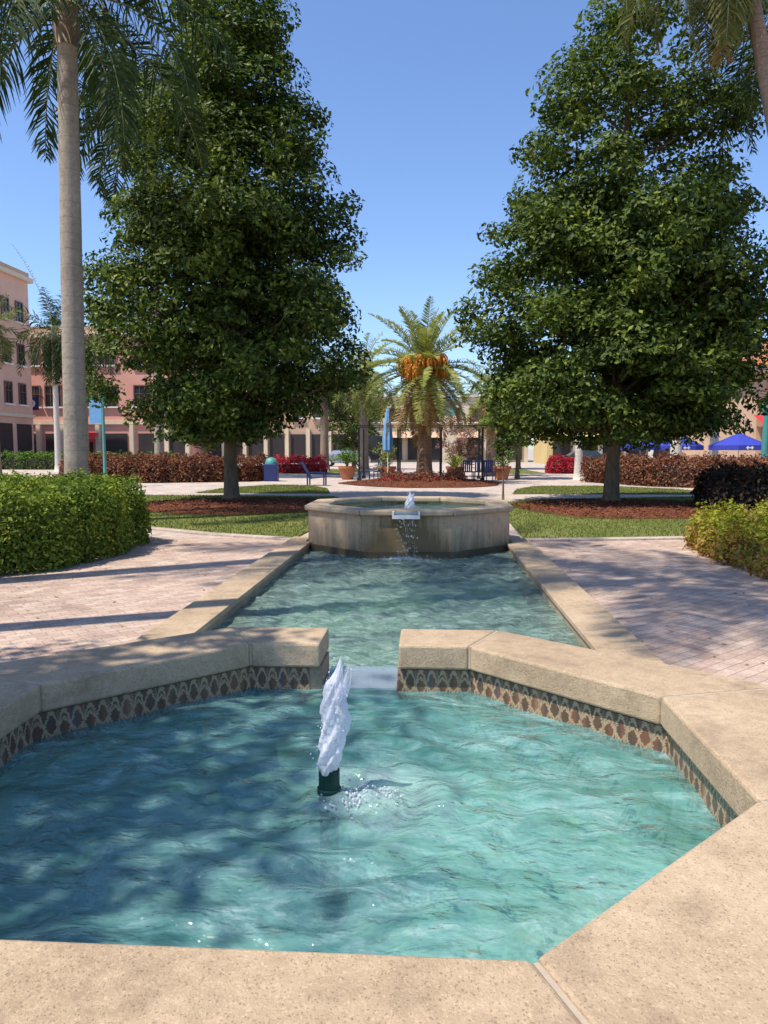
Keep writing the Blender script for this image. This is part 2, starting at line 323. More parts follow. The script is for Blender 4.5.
# ------------------------------------------------------------------ geometry helpers
class G:
    def __init__(s): s.v = []; s.f = {}; s.n = 0; s.uv = None
    def add(s, verts, faces, mat=0):
        verts = np.asarray(verts, float).reshape(-1, 3); faces = np.asarray(faces, int)
        s.v.append(verts); s.f.setdefault(faces.shape[1], []).append((faces + s.n, mat)); s.n += len(verts)
        return s
    def poly(s, pts, mat=0): return s.add(pts, [list(range(len(pts)))], mat)
    def box(s, c, d, rz=0, mat=0, taper=1.0):
        x, y, z = (q / 2 for q in d)
        p = np.array([(-x,-y,-z),(x,-y,-z),(x,y,-z),(-x,y,-z),(-x*taper,-y*taper,z),(x*taper,-y*taper,z),(x*taper,y*taper,z),(-x*taper,y*taper,z)])
        cs, sn = math.cos(rz), math.sin(rz)
        p = np.stack([p[:,0]*cs - p[:,1]*sn, p[:,0]*sn + p[:,1]*cs, p[:,2]], 1) + np.array(c)
        return s.add(p, [(3,2,1,0),(4,5,6,7),(0,1,5,4),(1,2,6,5),(2,3,7,6),(3,0,4,7)], mat)
    def prism(s, poly, z0, z1, mat=0):
        n = len(poly)
        p = [(x, y, z0) for x, y in poly] + [(x, y, z1) for x, y in poly]
        s.add(p, [list(range(n, 2*n))], mat); k = s.n - 2*n
        s.f.setdefault(n, []).append((np.array([[k + i for i in range(n-1, -1, -1)]]), mat))
        s.f.setdefault(4, []).append((np.array([[k+i, k+(i+1) % n, k+n+(i+1) % n, k+n+i] for i in range(n)]), mat))
        return s
    def tube(s, pts, rad, n=8, mat=0, cap=True):
        pts = np.asarray(pts, float); m = len(pts)
        if not hasattr(rad, '__len__'): rad = [rad] * m
        t = np.gradient(pts, axis=0); t /= np.linalg.norm(t, axis=1)[:, None] + 1e-9
        ref = np.array([0, 0, 1.]) if abs(t[0][2]) < .9 else np.array([1., 0, 0])
        vs = []
        for i in range(m):
            a = np.cross(t[i], ref); a /= np.linalg.norm(a) + 1e-9; b = np.cross(t[i], a)
            for k in range(n):
                w = 2 * math.pi * k / n
                vs.append(pts[i] + rad[i] * (math.cos(w) * a + math.sin(w) * b))
        f = [(i*n+k, i*n+(k+1) % n, (i+1)*n+(k+1) % n, (i+1)*n+k) for i in range(m-1) for k in range(n)]
        s.add(vs, f, mat)
        if cap:
            k = s.n - m*n
            s.f.setdefault(n, []).append((np.array([[k+i for i in range(n)], [k+(m-1)*n+i for i in range(n-1, -1, -1)]]), mat))
        return s
    def lathe(s, prof, c=(0, 0, 0), n=20, mat=0):
        return s.tube_profile(prof, c, n, mat)
    def tube_profile(s, prof, c, n, mat):
        vs = [(c[0] + r*math.cos(2*math.pi*k/n), c[1] + r*math.sin(2*math.pi*k/n), c[2] + z) for r, z in prof for k in range(n)]
        m = len(prof)
        f = [(i*n+k, i*n+(k+1) % n, (i+1)*n+(k+1) % n, (i+1)*n+k) for i in range(m-1) for k in range(n)]
        return s.add(vs, f, mat)
    def leaves(s, pos, nrm, L, W, mat=0, axis=None):
        """diamond leaves at pos, facing nrm, random spin (or long axis along 'axis')"""
        k = len(pos); nrm = nrm / (np.linalg.norm(nrm, axis=1)[:, None] + 1e-9)
        a = rng.normal(size=(k, 3)) if axis is None else axis
        a = a - (a * nrm).sum(1)[:, None] * nrm; a /= np.linalg.norm(a, axis=1)[:, None] + 1e-9
        b = np.cross(nrm, a); L = L[:, None]; W = W[:, None]
        p = np.stack([pos - a*L*.5, pos + b*W*.5 - a*L*.05 + nrm*W*.12, pos + a*L*.5, pos - b*W*.5 - a*L*.05 + nrm*W*.12], 1).reshape(-1, 3)
        return s.add(p, np.arange(4*k).reshape(k, 4), mat)
    def build(s, name, mats, parent=None, smooth=False, bevel=0, loc=None, shift=None):
        v = np.concatenate(s.v)
        if shift is not None: v = v - np.array(shift)
        me = bpy.data.meshes.new(name)
        loops = []; starts = []; tot = []; mi = []; off = 0
        for n, lst in s.f.items():
            for fa, mt in lst:
                k = len(fa); loops.append(fa.reshape(-1)); starts.append(off + np.arange(k) * n); off += k * n
                tot.append(np.full(k, n)); mi.append(np.full(k, mt))
        loops = np.concatenate(loops); starts = np.concatenate(starts); tot = np.concatenate(tot); mi = np.concatenate(mi)
        me.vertices.add(len(v)); me.vertices.foreach_set('co', v.reshape(-1).astype(np.float32))
        me.loops.add(len(loops)); me.loops.foreach_set('vertex_index', loops.astype(np.int32))
        me.polygons.add(len(starts)); me.polygons.foreach_set('loop_start', starts.astype(np.int32)); me.polygons.foreach_set('loop_total', tot.astype(np.int32))
        if not isinstance(mats, (list, tuple)): mats = [mats]
        for m in mats: me.materials.append(M[m] if isinstance(m, str) else m)
        me.polygons.foreach_set('material_index', mi.astype(np.int32))
        me.polygons.foreach_set('use_smooth', np.full(len(starts), bool(smooth)))
        me.update(calc_edges=True); me.validate()
        o = bpy.data.objects.new(name, me); COL.objects.link(o)
        if parent: o.parent = parent
        if loc is not None: o.location = loc
        if bevel:
            b = o.modifiers.new('bevel', 'BEVEL'); b.width = bevel; b.segments = 2; b.limit_method = 'ANGLE'; b.angle_limit = R(40)
        return o
def tag(o, label, cat, group=None):
    o['label'] = label; o['category'] = cat
    if group: o['group'] = group
    return o
def thing(name, label, cat, loc=(0, 0, 0), rz=0, group=None):
    o = bpy.data.objects.new(name, None); COL.objects.link(o); o.location = loc; o.rotation_euler = (0, 0, rz)
    o.empty_display_size = .3
    return tag(o, label, cat, group)
def struct(o, kind='structure'):
    o['kind'] = kind; return o
def copy_tree(o, parent=None):
    c = o.copy(); COL.objects.link(c); c.parent = parent
    for ch in list(o.children): copy_tree(ch, c)
    return c

# ------------------------------------------------------------------ ground
def ellipse(cx, cy, rx, ry, n=64, wob=0.0, seed=1):
    r = np.random.default_rng(seed); ph = r.uniform(0, 6.28, 4)
    out = []
    for i in range(n):
        a = 2*math.pi*i/n; k = 1 + wob*(math.sin(3*a+ph[0]) + .6*math.sin(5*a+ph[1]) + .4*math.sin(9*a+ph[2]))/2
        out.append((cx + rx*k*math.cos(a), cy + ry*k*math.sin(a)))
    return out
def sheet(name, poly, z, mat, kind='structure'):
    return struct(G().poly([(x, y, z) for x, y in poly]).build(name, mat), kind)
# the ground sheet is cut open where the channel is sunk
def ring_sheet(name, x0, x1, y0, y1, hx0, hx1, hy0, hy1, z, mat):
    g = G()
    for a, b, c, d in ((x0, x1, y0, hy0), (x0, x1, hy1, y1), (x0, hx0, hy0, hy1), (hx1, x1, hy0, hy1)):
        g.poly([(a, c, z), (b, c, z), (b, d, z), (a, d, z)])
    return struct(g.build(name, mat))
HX0, HX1, HY0, HY1 = AX - 1.75, AX + 1.75, 3.0, 12.2
ring_sheet('ground', -1500, 1500, -300, 2500, HX0, HX1, HY0, HY1, -.012, 'conc')
ring_sheet('paving', -13, 13, -8, 12.75, HX0, HX1, HY0, HY1, 0, 'paver')
sheet('path', [(-60, 12.75), (60, 12.75), (60, 78), (-60, 78)], 0, 'paverlight')

def lawn(poly, z=.02, blades=9000, seed=3):
    g = G().poly([(x, y, z) for x, y in poly]); o = struct(g.build('lawn', 'lawn'))
    n = len(poly); k = G(); k.prism([(x, y) for x, y in poly], -.01, z - .004)
    P = np.array(poly); lo, hi = P.min(0), P.max(0); r = np.random.default_rng(seed)
    pts = r.uniform(lo, hi, (blades*2, 2))
    x, y = pts[:, 0], pts[:, 1]; ins = np.zeros(len(pts), bool); j = n - 1
    for i in range(n):
        xi, yi = P[i]; xj, yj = P[j]
        c = ((yi > y) != (yj > y)) & (x < (xj-xi)*(y-yi)/(yj-yi+1e-12) + xi)
        ins ^= c; j = i
    return pts[ins][:blades], z
blades = []
front_l = [(AX-1.98, 12.6), (-4.0, 13.3), (-5.6, 14.3), (-7.5, 16.2), (-13, 18), (-13, 24.2), (-8, 24.2), (-3.0, 23.8), (-2.3, 21.5), (-2.05, 17)]
front_r = [(AX+1.95, 12.75), (2.6, 12.85), (4.6, 13.2), (7.2, 14.4), (13, 17), (13, 25.0), (8.5, 24.4), (3.4, 22.8), (2.2, 21.5), (1.75, 17)]
blades.append(lawn(front_l, blades=26000, seed=3)); blades.append(lawn(front_r[::-1], blades=26000, seed=4))
mid_l = [(-8.2, 25.6), (-3.4, 25.6), (-3.9, 28.6), (-4.9, 31.0), (-6.6, 31.6), (-8.0, 29)]
mid_r = [(2.9, 25.6), (10.0, 25.8), (9.6, 29.0), (7.2, 31.4), (4.4, 31.0), (3.4, 28.6)]
blades.append(lawn(mid_l, blades=7000, seed=5)); blades.append(lawn(mid_r, blades=8000, seed=6))
blades.append(lawn([(-12, 45), (-4.6, 45), (-4.4, 56), (-12, 58)], blades=1500, seed=7))
blades.append(lawn([(3.6, 47), (7.5, 47), (7.2, 56), (3.8, 58)], blades=1500, seed=8))
g = G()
for pts, z in blades:
    k = len(pts); p = np.column_stack([pts, np.full(k, z + .012)])
    nr = rng.normal(size=(k, 3)) * (1, 1, .25)
    g.leaves(p, nr, rng.uniform(.035, .075, k), rng.uniform(.010, .02, k), 0, axis=np.column_stack([rng.normal(size=(k, 2))*.5, np.ones(k)]))
struct(g.build('grass', 'blade'), 'stuff')
# light kerb along the grass
def strip(line, w, z0, z1, name, mat):
    P = np.array(line, float); t = np.gradient(P, axis=0); t /= np.linalg.norm(t, axis=1)[:, None]; nr = np.column_stack([-t[:,1], t[:,0]])
    a = P + nr*w/2; b = P - nr*w/2; g = G()
    n = len(P); vs = [(*q, z0) for q in a] + [(*q, z0) for q in b] + [(*q, z1) for q in a] + [(*q, z1) for q in b]
    f = []
    for i in range(n-1):
        f += [(2*n+i, 2*n+i+1, 3*n+i+1, 3*n+i), (i, i+1, 2*n+i+1, 2*n+i), (n+i+1, n+i, 3*n+i, 3*n+i+1)]
    g.add(vs, f); return struct(g.build(name, mat))
strip([(AX-1.98, 12.45), (-4.0, 13.15), (-5.6, 14.15), (-7.5, 16.05), (-13, 17.85)], .26, -.01, .03, 'kerb', 'pavertan')
strip([(AX+1.98, 12.58), (2.6, 12.7), (4.6, 13.05), (7.2, 14.25), (13, 16.85)], .26, -.01, .03, 'kerb', 'pavertan')

def mulch_bed(cx, cy, rx, ry, seed, h=.1, mat='mulch', n=2600):
    r = np.random.default_rng(seed); g = G(); rings = 12; seg = 56
    out = np.array(ellipse(0, 0, 1, 1, seg, .09, seed)); vs = []
    for i in range(rings+1):
        k = i/rings
        for q in out:
            z = .024 + h*(1-k**2) + (r.normal()*.012 if 0 < i < rings else 0)
            vs.append((cx+q[0]*rx*k, cy+q[1]*ry*k, z))
    f = [(i*seg+k, (i+1)*seg+k, (i+1)*seg+(k+1) % seg, i*seg+(k+1) % seg) for i in range(rings) for k in range(seg)]
    g.add(vs, f)
    a = r.uniform(0, 6.28, n); q = np.sqrt(r.uniform(0, 1, n))
    p = np.column_stack([cx+rx*q*np.cos(a), cy+ry*q*np.sin(a), .035+h*(1-q**2)+r.uniform(0, .02, n)])
    g.leaves(p, r.normal(size=(n, 3))*.5 + (0, 0, 1), r.uniform(.05, .12, n), r.uniform(.02, .04, n), 1)
    return struct(g.build('mulch_bed', [mat, 'chip'], smooth=True))
mulch_bed(-5.0, 19.9, 3.2, 2.9, 11); mulch_bed(5.2, 19.6, 3.0, 3.2, 12); mulch_bed(9.8, 20.0, 3.2, 3.0, 14)
mulch_bed(AX+.1, 33.2, 3.6, 3.6, 13, .22, 'mulch', 2500)

# ------------------------------------------------------------------ near octagonal pool (raised)
ZC, TC = .66, .11            # coping top and thickness
CY = 2.27
inner = [(AX+.5, 3.30), (AX+1.155, 2.66), (AX+1.155, 1.87), (AX+.5, 1.24), (AX-.5, 1.24), (AX-1.155, 1.87), (AX-1.155, 2.66), (AX-.5, 3.30)]
outer = [(AX+.66, 3.62), (AX+1.64, 2.80), (AX+1.64, 1.74), (AX+.69, .80), (AX-.69, .80), (AX-1.64, 1.74), (AX-1.64, 2.80), (AX-.66, 3.62)]
pool = thing('octagonal_pool', 'raised eight-sided fountain pool with shell stone coping and patterned tile band in the foreground', 'fountain pool', (AX, CY, 0))
def rel(g, name, mats, par, **k):
    o = g.build(name, mats, par, shift=tuple(par.location), **k); return o
def lerp(a, b, t): return (a[0]+(b[0]-a[0])*t, a[1]+(b[1]-a[1])*t)
def shrink(q, gap):         # pull a four-cornered slab in at its two mitred ends
    (a, b, c, d) = q; la = math.dist(a, b); lb = math.dist(d, c)
    return [lerp(a, b, gap/la), lerp(b, a, gap/la), lerp(c, d, gap/lb), lerp(d, c, gap/lb)]
GAPL, GAPR = AX - .175, AX + .175
slabs = []
for i in range(7):
    a, b, c, d = inner[i], inner[i+1], outer[i+1], outer[i]
    slabs.append((a, b, c, d))
slabs.append((inner[7], (GAPL, 3.30), (GAPL, 3.62), outer[7]))
slabs.append(((GAPR, 3.30), inner[0], outer[0], (GAPR, 3.62)))
for q in slabs:
    rel(G().prism(shrink(q, .006), ZC - TC, ZC), 'coping_slab', 'coping', pool, bevel=.010)
# mortar joints between slabs, a hair lower than the stone
for i in range(8):
    a, b = inner[i], outer[i]
    dx, dy = b[0]-a[0], b[1]-a[1]; L = math.hypot(dx, dy); nx, ny = -dy/L*.0055, dx/L*.0055
    a2 = lerp(a, b, .012); b2 = lerp(a, b, .988)
    rel(G().prism([(a2[0]+nx, a2[1]+ny), (a2[0]-nx, a2[1]-ny), (b2[0]-nx, b2[1]-ny), (b2[0]+nx, b2[1]+ny)], ZC-TC+.006, ZC-.004), 'joint', 'mortar', pool)
def off(poly, cx, cy, k):   # push polygon outwards by k metres
    n = len(poly); out = []
    for i in range(n):
        p0, p1, p2 = np.array(poly[i-1]), np.array(poly[i]), np.array(poly[(i+1) % n])
        def nrm(a, b):
            d = b-a; q = np.array([d[1], -d[0]]); q = q/np.linalg.norm(q)
            if np.dot(q, (a+b)/2-np.array([cx, cy])) < 0: q = -q
            return q
        n1, n2 = nrm(p0, p1), nrm(p1, p2); b_ = n1+n2; b_ = b_/np.linalg.norm(b_)
        out.append(tuple(p1 + b_*k/max(.3, float(np.dot(b_, n1)))))
    return out
wi = off(inner, AX, CY, .035); wo = off(outer, AX, CY, -.04)
def wall_ring(pi, po, z0, z1, skip=()):
    g = G(); n = len(pi)
    for i in range(n):
        if i in skip: continue
        j = (i+1) % n
        g.prism([pi[i], pi[j], po[j], po[i]], z0, z1)
    return g
g = wall_ring(wi, wo, -.3, ZC-TC-.002, skip=(7,))
g.prism([wi[7], (GAPL-.0, wi[7][1]), (GAPL, wo[7][1]), wo[7]], -.3, ZC-TC-.002)
g.prism([(GAPR, wi[0][1]), wi[0], wo[0], (GAPR, wo[0][1])], -.3, ZC-TC-.002)
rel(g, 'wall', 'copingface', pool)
# tile band, one panel per side
def tile_panel(a, b, z0, z1, par, cx, cy, proud=.006, u0=0):
    d = np.array(b)-np.array(a); L = np.linalg.norm(d); q = np.array([d[1], -d[0]])/L
    if np.dot(q, np.array([cx, cy])-np.array(a)) < 0: q = -q
    a2 = np.array(a)+q*proud; b2 = np.array(b)+q*proud
    g = G().poly([(*a2, z0), (*b2, z0), (*b2, z1), (*a2, z1)])
    g.poly([(*a2, z1), (*b2, z1), (*b, z1), (*a, z1)])
    o = rel(g, 'tile_band', 'tile', par)
    uv = o.data.uv_layers.new(name='UVMap')
    for k, c in enumerate([(u0, 0), (u0+L, 0), (u0+L, 1), (u0, 1), (u0, 1), (u0+L, 1), (u0+L, 1), (u0, 1)]): uv.data[k].uv = c
    return o
for i in range(7): tile_panel(wi[i], wi[i+1], .40, ZC-TC-.012, pool, AX, CY)
tile_panel(wi[7], (GAPL-.06, wi[7][1]), .40, ZC-TC-.012, pool, AX, CY)
tile_panel((GAPR+.0, wi[0][1]), wi[0], .40, ZC-TC-.012, pool, AX, CY)
rel(G().box((AX, (wi[0][1]+3.62)/2, .07), (.346, 3.62-wi[0][1], .742)), 'weir', 'conc', pool)
rel(G().box((AX, 3.475, .452), (.344, .33, .016)), 'weir_water', 'film', pool, bevel=.004)
rel(G().prism(off(inner, AX, CY, .03), -.10, .06), 'pool_floor', 'plaster', pool)
g = G()
for i in range(8):
    a, b = off(inner, AX, CY, .031)[i], off(inner, AX, CY, .031)[(i+1) % 8]
    g.poly([(*a, .06), (*b, .06), (*b, .399), (*a, .399)])
rel(g, 'pool_lining', 'plaster', pool)

def inside(poly, x, y):
    P = np.array(poly); n = len(P); ins = np.zeros(x.shape, bool); j = n-1
    for i in range(n):
        xi, yi = P[i]; xj, yj = P[j]
        c = ((yi > y) != (yj > y)) & (x < (xj-xi)*(y-yi)/(yj-yi+1e-12)+xi); ins ^= c; j = i
    return ins
def water_surface(poly, z, step, amp, mat, center=None, seed=0, label=None):
    P = np.array(poly); lo, hi = P.min(0), P.max(0); r = np.random.default_rng(seed)
    xs = np.arange(lo[0], hi[0]+step, step); ys = np.arange(lo[1], hi[1]+step, step)
    X, Y = np.meshgrid(xs, ys); Z = np.zeros_like(X)
    for k in range(26):
        lam = r.uniform(.09, .55); a = r.uniform(0, 2*math.pi); w = 2*math.pi/lam
        Z += amp*(lam/.3)**.9*np.sin(w*(X*math.cos(a)+Y*math.sin(a))+r.uniform(0, 6.28)+.8*np.sin(3*X+2*Y+k))/5
    if center:
        d = np.hypot(X-center[0], Y-center[1]); Z += amp*2.2*np.sin(d*2*math.pi/.16)*np.exp(-d*1.7)
        Z += .03*np.exp(-(((X-center[0]-.12)/.07)**2+((Y-center[1]+.02)/.06)**2))*(1+.4*np.sin(60*X))
    Z += z
    I = inside(poly, X, Y); ny, nx = X.shape
    idx = -np.ones(X.shape, int); idx[I] = np.arange(I.sum())
    q = np.stack([idx[:-1, :-1], idx[:-1, 1:], idx[1:, 1:], idx[1:, :-1]], -1).reshape(-1, 4); q = q[(q >= 0).all(1)]
    o = G().add(np.column_stack([X[I], Y[I], Z[I]]), q).build('water', mat, smooth=True)
    return struct(o)
water_surface(off(inner, AX, CY, .055), .44, .014, .0065, 'water', (AX, CY), 1)

# nozzle and jet
noz = thing('fountain_nozzle', 'short dark green bronze nozzle standing in the middle of the near pool', 'fountain nozzle', (AX, CY, -.02))
g = G(); g.lathe([(.001, .081), (.06, .081), (.06, .11), (.032, .12), (.030, .40), (.034, .41), (.034, .55), (.024, .555), (.022, .50)], n=20)
g.build('pipe', 'nozzle', noz, smooth=False)
g = G(); g.lathe([(.036, .47), (.039, .475), (.039, .49), (.036, .495)], n=20); g.build('collar', 'nozzle', noz)
def jet(name, label, x, y, z0, h, r0, seed, lean=(.04, 0)):
    r = np.random.default_rng(seed); g = G(); n = 44; m = 90; vs = []
    ph = r.uniform(0, 6.28, 12)
    for i in range(m):
        t = i/(m-1)
        rr = r0*(.72+.55*math.sin(math.pi*min(1, t*1.15))**.8)*(1-.35*t)
        if t > .8: rr *= (1-t)/.2*.85+.15
        cx = lean[0]*t+.006*math.sin(9*t+ph[0]); cy = lean[1]*t+.006*math.sin(8*t+ph[1])
        for k in range(n):
            a = 2*math.pi*k/n
            q = rr*(1+.16*math.sin(2*a+ph[2]+5*t)+.12*math.sin(3*a+14*t+ph[3])+.12*math.sin(5*a-23*t+ph[4])+.05*math.sin(9*a+31*t+ph[6])+.05*math.sin(13*a-47*t+ph[7])+.015*math.sin(7*a+71*t+ph[8])+.02*r.normal())
            vs.append((x+cx+q*math.cos(a), y+cy+q*math.sin(a), z0+h*t+.012*math.sin(3*a+ph[5])*t))
    f = [(i*n+k, i*n+(k+1) % n, (i+1)*n+(k+1) % n, (i+1)*n+k) for i in range(m-1) for k in range(n)]
    g.add(vs, f); g.poly([vs[(m-1)*n+k] for k in range(n)])
    # second, shorter plume leaning out of the top
    g.tube([(x+lean[0]*.6, y, z0+h*.55), (x+lean[0]+r0*.5, y, z0+h*.78), (x+lean[0]+r0*.95, y, z0+h*.93)], [r0*.6, r0*.5, r0*.18], 10)
    # droplets
    for k in range(260):
        t = r.uniform(0, 1)**.8; a = r.uniform(0, 6.28); d = r0*(.75+abs(r.normal())*.42*(1.35-t)); s_ = r.uniform(.0007, .0026)*r0/.035
        c = np.array((x+lean[0]*t+d*math.cos(a), y+d*math.sin(a), z0+h*t*1.02))
        g.add([c+(s_,0,0), c-(s_,0,0), c+(0,s_,0), c-(0,s_,0), c+(0,0,s_*1.5), c-(0,0,s_*1.5)], [(0,2,4),(2,1,4),(1,3,4),(3,0,4),(2,0,5),(1,2,5),(3,1,5),(0,3,5)])
    o = g.build(name, 'jet', smooth=True)
    return tag(o, label, 'water jet')
jet('water_jet', 'frothy white water jet shooting up from the nozzle in the near pool', AX, CY, .525, .36, .036, 21, (.035, 0))
# splash lumps falling back beside the nozzle
r = np.random.default_rng(5); g = G()
for k in range(260):
    a = r.uniform(0, 6.28); d = abs(r.normal())*.06+.01; s_ = r.uniform(.002, .007)
    c = np.array((AX+.11+d*math.cos(a), CY-.02+d*.8*math.sin(a), .447+abs(r.normal())*.012))
    g.add([c+(s_,0,0), c-(s_,0,0), c+(0,s_,0), c-(0,s_,0), c+(0,0,s_), c-(0,0,s_)], [(0,2,4),(2,1,4),(1,3,4),(3,0,4),(2,0,5),(1,2,5),(3,1,5),(0,3,5)])
o = g.build('splash', 'jet', smooth=True); tag(o, 'patch of white splash foam on the water just right of the near nozzle', 'splash'); o['kind'] = 'stuff'

# ------------------------------------------------------------------ channel
ZCH = .08
chan = thing('channel_pool', 'long low water channel edged with stone between the near pool and the raised basin', 'channel', (AX, 7.5, 0))
HW, OW = 1.555, 1.95
Y0, Y1 = 2.2, 11.55
for s in (-1, 1):
    ys = [3.05, 4.3, 6.0, 7.9, 9.8, 11.62]
    for k in range(len(ys)-1):
        a = AX+s*HW; b = AX+s*OW
        y0, y1 = ys[k]+.004, ys[k+1]-.004
        if k == 0:      # first slab is cut to the slanting wall of the near pool
            q = [(a, 3.02), (b, 2.82), (b, y1), (a, y1)]
        elif k == len(ys)-2: q = [(a, y0), (b, y0), (b, 12.3), (AX+s*1.64, 12.3), (AX+s*1.64, 11.66), (a, 11.66)]
        else: q = [(a, y0), (b, y0), (b, y1), (a, y1)]
        if s < 0: q = q[::-1]
        rel(G().prism(q, ZCH-.05, ZCH), 'coping_slab', 'coping', chan, bevel=.008)
    a, b = sorted((AX+s*(HW+.02), AX+s*(OW-.02)))
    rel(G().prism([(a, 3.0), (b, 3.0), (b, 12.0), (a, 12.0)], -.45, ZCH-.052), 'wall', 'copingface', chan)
rel(G().box((AX, 7.4, -.43), (3.2, 9.4, .06)), 'channel_floor', 'plaster', chan)
water_surface([(AX-HW-.04, 3.3), (AX+HW+.04, 3.3), (AX+HW+.04, 11.9), (AX-HW-.04, 11.9)], -.045, .025, .014, 'waterch', None, 2)

# ------------------------------------------------------------------ raised far basin
BY = 12.38
bas = thing('raised_basin', 'eight-sided raised stone basin with stained walls at the far end of the channel', 'fountain basin', (AX, BY, 0))
def octo(ap): 
    rr = ap/math.cos(math.pi/8); return [(AX+rr*math.sin(math.pi/8+i*math.pi/4), BY+rr*math.cos(math.pi/8+i*math.pi/4)) for i in range(8)]
OB = octo(1.60); IB = octo(1.28)
for i in range(8):
    j = (i+1) % 8
    rel(G().prism(shrink([OB[i], OB[j], octo(1.36)[j], octo(1.36)[i]], .001)[::-1], -.42, .575), 'wall_panel', 'basinstone', bas, bevel=.006)
OR_, IR_ = octo(1.66), octo(1.29)
for i in range(8):
    j = (i+1) % 8
    rel(G().prism(shrink([OR_[i], OR_[j], IR_[j], IR_[i]], .003)[::-1], .578, ZC), 'rim_slab', 'rim', bas, bevel=.022)
g = G(); g.prism(octo(1.37), .10, .16); rel(g, 'basin_floor', 'plaster', bas)
g = wall_ring(octo(1.645), octo(1.60), -.4, .045); rel(g, 'plinth', 'shadowstone', bas)
# spout lip
fy = BY-1.66
rel(G().prism([(AX-.2, fy-.14), (AX+.2, fy-.14), (AX+.2, fy+.30), (AX-.2, fy+.30)], .545, .60).box((AX-.185, fy+.06, .625), (.03, .40, .05)).box((AX+.185, fy+.06, .625), (.03, .40, .05)), 'spout', 'white', bas, bevel=.005)
rel(G().box((AX, fy+.07, .628), (.33, .43, .03)), 'spout_water', 'film', bas, bevel=.008)
water_surface(octo(1.36), .53, .05, .006, 'waterba', (AX, BY), 3)
# a few dry leaves blown over the paving
r = np.random.default_rng(77); p = np.column_stack([r.uniform(-5, 4, 260), r.uniform(3.2, 12.4, 260), np.full(260, .006)])
p = p[(np.abs(p[:, 0]-AX) > 2.0)]; g = G(); g.leaves(p, r.normal(size=p.shape)*.25+(0, 0, 1), r.uniform(.03, .07, len(p)), r.uniform(.015, .03, len(p)))
struct(g.build('fallen_leaves', 'dateold'), 'stuff')
# thin veil of falling water
r = np.random.default_rng(9); g = G(); nu, nv = 40, 26
vs = []
for i in range(nv):
    t = i/(nv-1)
    for k in range(nu):
        u = k/(nu-1)*2-1
        vs.append((AX+u*(.165+.05*t)+.008*math.sin(9*t+5*u), fy-.145-.03*t+.018*math.sin(13*u+4*t)+.012*math.sin(31*u-6*t)+.01*r.normal()*t, .598-.645*t**.9))
g.add(vs, [(i*nu+k, i*nu+k+1, (i+1)*nu+k+1, (i+1)*nu+k) for i in range(nv-1) for k in range(nu-1) if r.random() > .80+.06*i/nv+.25*(abs(k/(nu-1)*2-1) > .8)])
for k in range(420):
    a = r.uniform(0, 6.28); dd = abs(r.normal())*.13; s_ = r.uniform(.004, .012)
    c = np.array((AX+dd*1.6*math.cos(a), fy-.17+dd*.7*math.sin(a), -.03+abs(r.normal())*.012))
    g.add([c+(s_,0,0), c-(s_,0,0), c+(0,s_,0), c-(0,s_,0), c+(0,0,s_), c-(0,0,s_)], [(0,2,4),(2,1,4),(1,3,4),(3,0,4),(2,0,5),(1,2,5),(3,1,5),(0,3,5)])
o = g.build('falling_water', 'film', smooth=True); tag(o, 'thin strands of water dropping from the basin spout into the channel', 'falling water'); o['kind'] = 'stuff'
jet('water_jet', 'small white water jet in the middle of the far raised basin', AX+.03, BY-1.2, .60, .30, .055, 22, (.02, 0))
n2 = thing('fountain_nozzle', 'small blue nozzle at the foot of the jet in the far basin', 'fountain nozzle', (AX+.02, BY-1.2, .16))
g = G(); g.lathe([(.001, 0), (.05, 0), (.05, .42), (.09, .43), (.09, .47), (.03, .48)], n=14); g.build('pipe', 'skyblue', n2)

